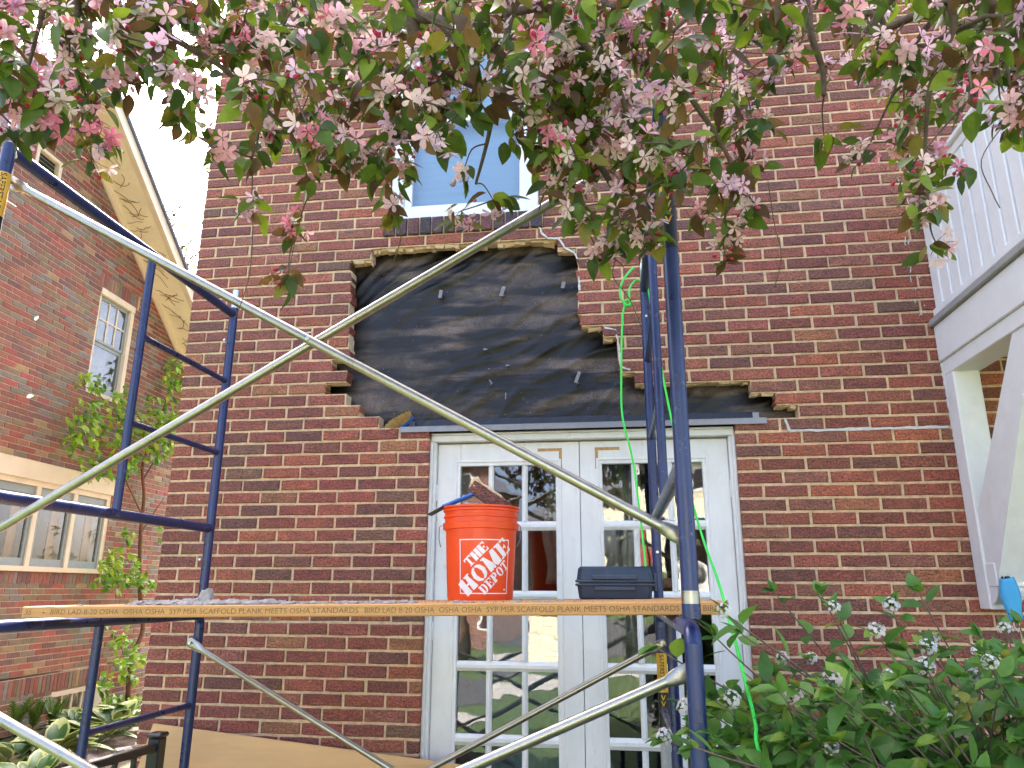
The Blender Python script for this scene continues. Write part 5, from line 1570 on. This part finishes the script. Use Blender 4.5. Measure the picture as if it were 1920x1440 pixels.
def dress(p, r, far=False, nl=None, nf=None):
    nl = r.randint(6, 10) if nl is None else nl; nf = r.choice((0, 4, 6, 7, 8, 9)) if nf is None else nf
    out = rdir(r) * A(1, 1, .5) + A(0, 0, -.55)
    hue = r.random()
    for i in range(nl):
        d = nrm(out * .5 + rdir(r) + A(0, 0, -.45)); base = p + rdir(r) * .02 + d * .012
        upv = nrm(rdir(r) + A(0, -.5, .9)); s = r.uniform(.036, .058)
        leaves_v.append((*leafT[r.randrange(5)], frame_from(d, upv), s, base, qpick(LEAFC, r)))
    big = r.random() < .2
    pc = qpick(PETC, r)
    for i in range(nf):
        d = nrm(out * .7 + rdir(r) * .9); L_ = r.uniform(.015, .040); c = p + d * L_
        if big and r.random() < .75 or r.random() < .08:
            buds_v.append((*budT, frame_from(rdir(r), d)[[0, 1, 2]], r.uniform(.014, .018), c, (.62, .06, .13) if r.random() < .8 else (.70, .16, .24)))
        else:
            ti = r.randrange(6); c_ = pc if r.random() < .7 else qpick(PETC, r)
            z = nrm(d + rdir(r) * .35); x = frame_from(rdir(r), z)
            # frame rows: x, y, z with z the facing direction
            y_ = nrm(np.cross(z, rdir(r))); x_ = np.cross(y_, z)
            flows_v.append((flowT[ti][0], flowT[ti][1], np.array([x_, y_, z]), r.uniform(.018, .0265), c, flow_cols[(ti, c_)]))
        if not far: tw.tube([p, (p + c) / 2 + rdir(r) * .003, c], .0008, 3, cap=False)


for p in spurs: dress(p, rt)
# the rest of the crown, over and behind the camera
upn = 0
while upn < 120:
    p = A(rt.uniform(-3.2, 3.9), rt.uniform(-6.0, -1.4), rt.uniform(3.2, 5.6))
    e = ((p[0] - .4) / 3.3) ** 2 + ((p[1] + 4.1) / 2.6) ** 2 + ((p[2] - 4.2) / 1.5) ** 2
    if e > 1 or np.linalg.norm(p - CAM) < 1.0: continue
    q = proj(p)
    if q[2] > 0 and -60 < q[0] < 1980 and q[1] > -70: continue
    dress(p, rt, far=True, nl=9, nf=5); upn += 1
obj('twigs', tw, M['bark'], tree, smooth=180)
split_singles(leaves_v, 'leaf', 'leaf_mass', M['leaf'], tree, 300)
split_singles(flows_v, 'blossom', 'blossom_mass', M['petal'], tree, 300)
batch('buds', buds_v, M['petal'], tree, smooth=180)
# petals falling through the air
for i, (px, py, d_) in enumerate(((66, 601, 2.0), (50, 745, 2.0))):
    tv, tf = leaf_tmpl(w=.6, fold=.1, curl=.3); c = atd(px, py, d_)
    mb = MB().add([c + (p @ frame_from(A(.2 if i == 0 else .8, .1, 1 if i == 0 else .35), A(.2, -1, .1))) * .017 for p in tv], tf, (.75, .62, .64))
    o = obj('petal', mb, M['petal'], None, origin=tuple(c)); tag(o, 'single pale petal falling ' + ('beside the upper window of the neighbouring house' if i == 0 else 'below the upper window, lower of the two petals'), 'petal', 'falling petals')

# ------------------------------------------------------------------ viburnum shrub at the lower right
shr = thing('shrub', 'green viburnum shrub with small white flower clusters before the brick wall', 'shrub', (1.35, -1.15, 0))
rs = random.Random(5)
st = MB(); sl, cl = [], []
SL = [leaf_tmpl(w=.50 + .05 * i, fold=.10 + .03 * i, curl=.08 + .10 * i) for i in range(4)]
SLC = [((0.095, 0.227, 0.040), 5), ((0.137, 0.286, 0.048), 4), ((0.076, 0.177, 0.037), 4), ((0.227, 0.354, 0.043), 1.8), ((0.284, 0.295, 0.051), .7)]


def floret_tmpl(seed):
    r = random.Random(seed); v = []; f = []
    for i in range(46):
        a = r.uniform(0, 2 * math.pi); cz = r.uniform(-.1, 1); sr = math.sqrt(max(0, 1 - cz * cz)); n_ = A(sr * math.cos(a), sr * math.sin(a), cz)
        c = n_ * r.uniform(.82, 1.0); x = nrm(np.cross(n_, rdir(r))); y = np.cross(n_, x)
        for k in range(5):
            t = 2 * math.pi * k / 5; d = x * math.cos(t) + y * math.sin(t); e_ = np.cross(n_, d); o_ = len(v)
            v += [c, c + d * .14 + e_ * .09 + n_ * .03, c + d * .24 + n_ * .02, c + d * .14 - e_ * .09 + n_ * .03]; f.append((o_, o_ + 1, o_ + 2, o_ + 3))
    return np.array(v), f


FT = [floret_tmpl(i) for i in range(4)]


def shrub_stem(tip, base, r, flower=False, dens=1.0):
    L_ = np.linalg.norm(tip - base)
    mid = base * .45 + tip * .55 + A(r.uniform(-.06, .06), r.uniform(-.06, .06), .10 * L_)
    P = smooth_path([base, mid, tip], 8); st.tube(P, list(np.linspace(.006, .0018, len(P))), 5)
    n_ = len(P); i = int(n_ * .30)
    while i < n_:
        p = P[min(i, n_ - 1)]; d = nrm(P[min(i + 1, n_ - 1)] - P[min(i, n_ - 1) - 1]); side = nrm(np.cross(d, rdir(r)))
        for sg in (-1, 1):
            if r.random() > dens: continue
            ld = nrm(side * sg + d * .55 + A(0, 0, .05)); s = r.uniform(.052, .085)
            sl.append((*SL[r.randrange(4)], frame_from(ld, nrm(A(0, -.25, 1) + rdir(r) * .45)), s, p + ld * .006, qpick(SLC, r)))
        i += 2
    for k in range(4):
        ld = nrm(d + rdir(r) * .7); sl.append((*SL[r.randrange(4)], frame_from(ld, nrm(A(0, -.2, 1) + rdir(r) * .4)), r.uniform(.035, .065), tip, qpick(SLC, r)))
    if flower:
        z = nrm(d + A(0, -.25, .3)); y_ = nrm(np.cross(z, A(1, 0, 0))); x_ = np.cross(y_, z); tv, tf = FT[r.randrange(4)]
        cl.append((tv, tf, np.array([x_, y_, z]), r.uniform(.017, .028), tip + z * .008, (.80, .74, .72) if r.random() < .75 else (.74, .60, .60)))


sbase = A(1.35, -1.15, 0)
TIPS = [(1360, 1150, -1.9, 1), (1392, 1190, -1.7, 0), (1450, 1108, -1.4, 0), (1540, 1115, -1.4, 0), (1565, 1145, -1.5, 1), (1672, 1140, -1.4, 1), (1645, 1190, -1.5, 1), (1722, 1110, -1.4, 0), (1750, 1205, -1.4, 1), (1742, 1220, -1.5, 1), (1525, 1240, -1.6, 1), (1470, 1240, -1.7, 1), (1555, 1275, -1.7, 1), (1490, 1310, -1.9, 1), (1800, 1320, -1.6, 1), (1880, 1300, -1.4, 1), (1735, 1255, -1.6, 1), (1670, 1275, -1.6, 1), (1780, 1350, -1.7, 1), (1670, 1335, -1.8, 1), (1885, 1185, -1.2, 1), (1910, 1170, -1.3, 0), (1840, 1195, -1.3, 0), (1780, 1235, -1.3, 0), (1250, 1385, -1.9, 1), (1232, 1215, -1.9, 0), (1342, 1195, -1.8, 0), (1300, 1400, -2.1, 0), (1600, 1260, -1.7, 0), (1700, 1220, -1.5, 0), (1860, 1240, -1.3, 0), (1288, 1330, -1.75, 1), (1420, 1290, -1.8, 0)]
for (px, py, Yd, fl) in TIPS:
    tip = onY(px, py, Yd); shrub_stem(tip, sbase + A(rs.uniform(-.25, .25), rs.uniform(-.2, .2), 0.02), rs, bool(fl), .8)
for i in range(290):
    px = rs.uniform(1290, 2050); top = np.interp(px, [1290, 1330, 1400, 1500, 1600, 1700, 1800, 1900, 2050], [1420, 1310, 1285, 1250, 1285, 1250, 1235, 1200, 1200])
    py = top + (1560 - top) * rs.random() ** 1.1; Yd = rs.uniform(-2.0, -1.0) if px > 1420 else rs.uniform(-2.0, -1.5)
    tip = onY(px, py, Yd)
    if tip[2] < .15: continue
    shrub_stem(tip, sbase + A(rs.uniform(-.3, .35), rs.uniform(-.3, .2), 0.02), rs, rs.random() < .06)
obj('stems', st, M['shrub_stem'], shr, smooth=180)
split_singles(sl, 'leaf', 'leaf_mass', M['shrub_leaf'], shr, 300)
split_singles(cl, 'flower_cluster', 'flower_mass', M['floret'], shr, 60)

# ------------------------------------------------------------------ creeper on the neighbour's wall
vine = thing('creeper', 'leafy yellow green creeper climbing the neighbouring brick wall', 'creeper', tuple(NW(3.0, 0, .1)))
rv = random.Random(6)
vs0 = MB()


def nv(px, py, off=.1):
    s, z = onN(px, py, off); return NW(s, z, off)


trunkp = [A(*(nv(238, 1345)[:2]), 0.0), nv(240, 1325), nv(246, 1240), nv(268, 1180), nv(262, 1100), nv(264, 1000), nv(270, 930), nv(268, 870), nv(292, 810), nv(318, 730), nv(325, 680)]
vs0.tube(smooth_path(trunkp, 5), list(np.linspace(.04, .012, 51)), 7)
for pts in (((268, 880), (240, 850), (225, 800), (190, 745), (150, 720)), ((268, 900), (300, 850), (330, 820)), ((264, 960), (235, 900), (220, 870), (170, 830), (125, 810)), ((292, 810), (260, 790), (235, 760)), ((264, 1000), (290, 960), (310, 930)), ((262, 1100), (225, 1075), (190, 1085)), ((246, 1240), (225, 1210), (215, 1180))):
    q = smooth_path([nv(*p) for p in pts], 5); vs0.tube(q, list(np.linspace(.014, .004, len(q))), 5)
obj('stem', vs0, M['stem_dark'], vine, smooth=180)
VL = leaf_tmpl(w=.42, fold=.12, curl=.25)
vl = []
VC = [((.24, .44, .02), 4), ((.34, .52, .03), 4), ((.16, .33, .02), 3), ((.50, .56, .05), 1.5), ((.10, .23, .02), 1.5)]
BL = [(212, 830, 98, 66, 150), (195, 760, 60, 42, 60), (265, 815, 60, 50, 80), (322, 715, 24, 42, 60), (300, 780, 40, 50, 50), (150, 790, 30, 30, 24), (305, 840, 28, 22, 26), (165, 720, 30, 18, 14), (210, 1090, 40, 22, 46), (230, 1060, 30, 40, 26), (200, 1050, 18, 22, 18), (225, 1215, 26, 40, 30), (240, 1250, 30, 30, 26), (225, 1320, 42, 18, 44), (190, 1280, 24, 18, 16), (240, 1000, 14, 14, 10), (270, 1090, 22, 20, 20), (185, 1160, 26, 10, 14), (245, 880, 18, 16, 10), (160, 890, 12, 8, 8), (305, 1000, 12, 30, 8)]
for (cx, cy, rx, ry, cnt) in BL:
    for i in range(cnt):
        a = rv.uniform(0, 2 * math.pi); q = math.sqrt(rv.random()); c = nv(cx + rx * q * math.cos(a), cy + ry * q * math.sin(a), rv.uniform(.05, .45))
        dmain = nrm(NN * .6 + ND * rv.uniform(-1, 1) + A(0, 0, rv.uniform(-.8, .5))); col = qpick(VC, rv)
        for k in (-1, 0, 1):
            d = nrm(dmain + np.cross(dmain, NN) * .8 * k + A(0, 0, -.15)); vl.append((*VL, frame_from(d, nrm(A(.4, -.4, .8) + rdir(rv) * .5)), rv.uniform(.075, .13), c, col))
split_singles(vl, 'leaf', 'leaf_mass', M['vine_leaf'], vine, 300)

# ------------------------------------------------------------------ hostas, ferns and stones in the side garden
def hosta(px, py, sc_, seed, label):
    r = random.Random(seed); p = onZ(px, py, 0.02); t = thing('hosta', label, 'plant', (p[0], p[1], -.012), 'hostas in the side garden')
    v, f = leaf_tmpl(w=.62, fold=.20, curl=.55, rows=(0, .10, .28, .5, .72, .88, 1.0), wid=(0, .55, .95, 1.0, .75, .42, 0))
    # variegated margin: extra outer strip in cream
    vs_ = [tuple(q) for q in v]; cols = [(.06, .16, .03)] * len(vs_)
    cols = [(.055, .15, .03) if abs(q[0]) < .02 and 0.02 < q[1] < .97 else (.42, .50, .16) for q in vs_]
    me = None
    inner = np.array([(q[0] * .80, q[1] * .93 + .02, q[2] + .012) for q in v])
    for i in range(r.randint(13, 18)):
        a = r.uniform(0, 2 * math.pi); el = r.uniform(.45, 1.15); d = A(math.cos(a) * math.cos(el), math.sin(a) * math.cos(el), math.sin(el))
        L_ = r.uniform(.22, .34) * sc_; fr3 = frame_from(d, nrm(A(0, 0, 1) - d * .2)); b = A(p[0], p[1], 0) + A(math.cos(a), math.sin(a), 0) * .05 + d * .12 * sc_
        mb = MB(); mb.add(v @ (fr3 * L_) + b, f, (.40, .46, .15)); g = r.uniform(.8, 1.2)
        mb.add(inner @ (fr3 * L_) + b, f, (.045 * g, .135 * g, .025 * g))
        mb.tube([A(p[0], p[1], -.01), b], .005, 4, col=(.08, .16, .04))
        obj('leaf', mb, M['hosta'], t, smooth=180)


for i, (px, py, s_, lb) in enumerate(((30, 1440, 1.0, 'variegated hosta beside the fern at the foot of the neighbouring wall'), (95, 1425, 1.0, 'cream edged hosta with one large upright leaf below the basement window'), (175, 1395, 1.05, 'variegated hosta below the basement window'), (215, 1375, 1.1, 'wide variegated hosta next to the corner of the dark brick house'), (245, 1360, 1.0, 'hosta under the creeper stem'), (60, 1480, 1.0, 'hosta in front of the fern'), (140, 1370, .9, 'dark hosta between the basement window and the cream edged hosta'))):
    hosta(px, py, s_, 40 + i, lb)


def fern(px, py, h, seed, label):
    r = random.Random(seed); p = onZ(px, py, 0.0); t = thing('fern', label, 'fern', (p[0], p[1], -.012), 'ferns in the side garden')
    for i in range(9):
        a = r.uniform(0, 2 * math.pi); lean = r.uniform(.15, .5); mb = MB(); pts = []
        for k in range(15):
            q = k / 14; pts.append(A(p[0], p[1], 0) + A(math.cos(a) * lean * h * q * q, math.sin(a) * lean * h * q * q, h * q * (1 - .15 * q) - .005))
        mb.tube(pts, .004, 4, col=(.12, .16, .04))
        for k in range(3, 14):
            d = nrm(pts[k + 1] - pts[k - 1]); side = nrm(np.cross(d, A(math.cos(a), math.sin(a), .3))); L_ = h * .20 * math.sin(math.pi * min(1, k / 14 * .8 + .15))
            for sg in (-1, 1):
                e_ = nrm(side * sg + d * .5); w_ = d * .016
                mb.add([pts[k] - w_, pts[k] + w_, pts[k] + e_ * L_ + d * .01], [(0, 1, 2)], (.13 * r.uniform(.8, 1.2), .24, .03))
        obj('frond', mb, M['hosta'], t)


fern(20, 1390, .5, 1, 'bright green fern at the foot of the wall'); fern(93, 1372, .42, 2, 'yellow green fern beside the basement window'); fern(60, 1375, .4, 3, 'small fern between the bright fern and the basement window')
for i, (px, py, s_) in enumerate(((228, 1418, .16), (160, 1428, .14), (262, 1405, .12))):
    p = onZ(px, py, 0); r = random.Random(i + 90); m_ = chip_mesh(r, s_, s_ * .8, s_ * .6)
    o = obj('garden_stone', MB().add([A(p[0], p[1], -.014) + A(*q) for q in m_.v], m_.f), M['stone']); tag(o, ('flat grey garden stone behind the black handrail post', 'grey garden stone behind the handrail balusters', 'small grey garden stone against the corner of the dark brick house')[i], 'stone', 'garden edging stones')

# ------------------------------------------------------------------ bare budding tree behind, in the gap between the houses
bt2 = thing('bare_tree', 'leafless budding tree standing far behind the gap between the houses', 'tree', (-14.5, 17.5, 0))
rb = random.Random(12); tb = MB(); tips = []


def grow(p, d, L_, r_, lv):
    n_ = 4; P = [p]; dd = d
    for i in range(n_):
        dd = nrm(dd + rdir(rb) * .16 + A(0, 0, .05)); P.append(P[-1] + dd * L_ / n_)
    r_ = max(r_, .030); tb.tube(P, list(np.linspace(r_, r_ * .72, n_ + 1)), 5 if lv < 3 else 3, cap=False)
    if lv >= 6: tips.append((P[-1], dd)); return
    for i in range(3 if lv < 5 else 2):
        nd = nrm(dd + rdir(rb) * (.62 if lv else .5) + A(0, 0, .12)); grow(P[-1] if i else P[3], nd, L_ * rb.uniform(.70, .86), r_ * .60, lv + 1)


grow(A(-14.5, 17.5, 0), A(.0, -.02, 1), 5.4, .26, 0)
obj('trunk', tb, M['bark'], bt2, smooth=180)
bi = [(*VL, frame_from(rdir(rb), rdir(rb)), rb.uniform(.12, .22), p + rdir(rb) * .12, (.34, .38, .08)) for p, d in tips for _ in range(2)]
batch('crown', bi, M['far_leaf'], bt2)

# ------------------------------------------------------------------ things seen dimly through the door panes
bx_ = MB(); bx_.bbox((-.95, .85, .10), (-.50, 1.3, 1.52), .03); o = obj('storage_tote', bx_, M['tarp_orange']); tag(o, 'orange bundle inside the room behind the left door', 'bundle')
bx_ = MB(); v = []; r = random.Random(8)
for i in range(13):
    for j in range(9):
        v.append((-.98 + i * .062, .62 + .03 * math.sin(i * 1.3 + j) + .02 * r.random() - .03 * j * 0, .30 + j * .125 + .03 * math.sin(i)))
bx_.add(v, [(i * 9 + j, (i + 1) * 9 + j, (i + 1) * 9 + j + 1, i * 9 + j + 1) for i in range(12) for j in range(8)]); o = obj('tarp', bx_, M['tarp_blue'], smooth=180); tag(o, 'crumpled blue sheet inside behind the lower door panes', 'sheet')
sdm = o.modifiers.new('thick', 'SOLIDIFY'); sdm.thickness = .004
for k, (x0, x1, z0, z1, yy) in enumerate(((-.10, .16, .9, 2.3, .55), (-.42, -.26, 1.6, 2.3, .6))):
    bx_ = MB(); v = []
    for i in range(15):
        for j in range(15):
            v.append((x0 + (x1 - x0) * i / 14 + .015 * math.sin(j * .8), yy + .03 * math.sin(i * 1.5 + .5 * math.sin(j)) + .015 * r.random(), z0 + (z1 - z0) * j / 14))
    bx_.add(v, [(i * 15 + j, (i + 1) * 15 + j, (i + 1) * 15 + j + 1, i * 15 + j + 1) for i in range(14) for j in range(14)])
    o = obj('plastic_sheet', bx_, M['curtain'], smooth=180); tag(o, 'crumpled plastic sheet hanging inside behind the ' + ('right' if k == 0 else 'left') + ' door', 'plastic sheet')
    sdm = o.modifiers.new('thick', 'SOLIDIFY'); sdm.thickness = .003

# ------------------------------------------------------------------ across the street (mirrored in the glass)
def far_house(x, y, w, h, mat, label, seed):
    t = thing('street_house', label, 'house', (x, y, 0)); r = random.Random(seed)
    obj('wall', MB().box((x - w / 2, y - 8, 0), (x + w / 2, y, h)), mat, t)
    for i in range(int(h / .2)):
        obj('siding_board', MB().prism([(x - w / 2 - .01, y + .001, i * .2 + .01), (x - w / 2 - .01, y + .03, i * .2 + .01), (x - w / 2 - .01, y + .006, i * .2 + .205)], (w + .02, 0, 0)), mat, t)
    obj('roof', MB().prism([(x - w / 2 - .4, y + .5, h), (x + w / 2 + .4, y + .5, h), (x, y + .5, h + w * .42)], (0, -9, 0)), M['roof'], t)
    for dx in (-w * .3, w * .3):
        for z in (1.0, 3.7):
            wo_ = obj('window', MB().box((x + dx - .6, y + .031, z), (x + dx + .6, y + .06, z + 1.5)), M['white'], t)
            obj('pane', MB().box((x + dx - .5, y + .061, z + .1), (x + dx + .5, y + .065, z + 1.4)), M['black_metal'], wo_)
    obj('door', MB().box((x - .5, y + .031, .3), (x + .5, y + .07, 2.4)), surf('red_door', (.30, .03, .025), rough=.5), t)


far_house(-2.5, -33, 9, 5.6, M['siding'], 'pale yellow clapboard house across the street', 1)
far_house(10, -34, 9, 5.8, M['white'], 'white clapboard house across the street', 2)
far_house(-14.5, -34, 9, 5.6, M['brick_tex'], 'brick house across the street', 3)


def street_tree(x, y, h, rad, seed, label):
    r = random.Random(seed); t = thing('street_tree', label, 'tree', (x, y, 0)); mb = MB()
    mb.tube([(x, y, -.02), (x + .1, y, h * .3), (x, y + .1, h * .55)], [.2, .15, .1], 8)
    items = []
    C_ = [A(x, y, h * .68) + rdir(r) * rad * .62 for _ in range(16)]
    for c in C_:
        mb.tube([A(x, y, h * .38), (A(x, y, h * .5) + c) / 2, c], [.08, .05, .02], 5)
        for i in range(260):
            items.append((*VL, frame_from(rdir(r), rdir(r)), r.uniform(.10, .18), c + rdir(r) * rad * .42 * r.random() ** .4, qpick([((.07, .13, .02), 3), ((.10, .18, .03), 2), ((.05, .09, .02), 2)], r)))
    obj('trunk', mb, M['bark'], t, smooth=180); batch('crown', items, M['far_leaf'], t)


street_tree(3.5, -20.5, 7.5, 2.5, 1, 'leafy street tree between the clapboard houses')
street_tree(-8.5, -20.8, 8.0, 2.7, 2, 'leafy street tree before the brick house across the street')
street_tree(14.0, -20.5, 7.5, 2.6, 3, 'leafy street tree before the white clapboard house')
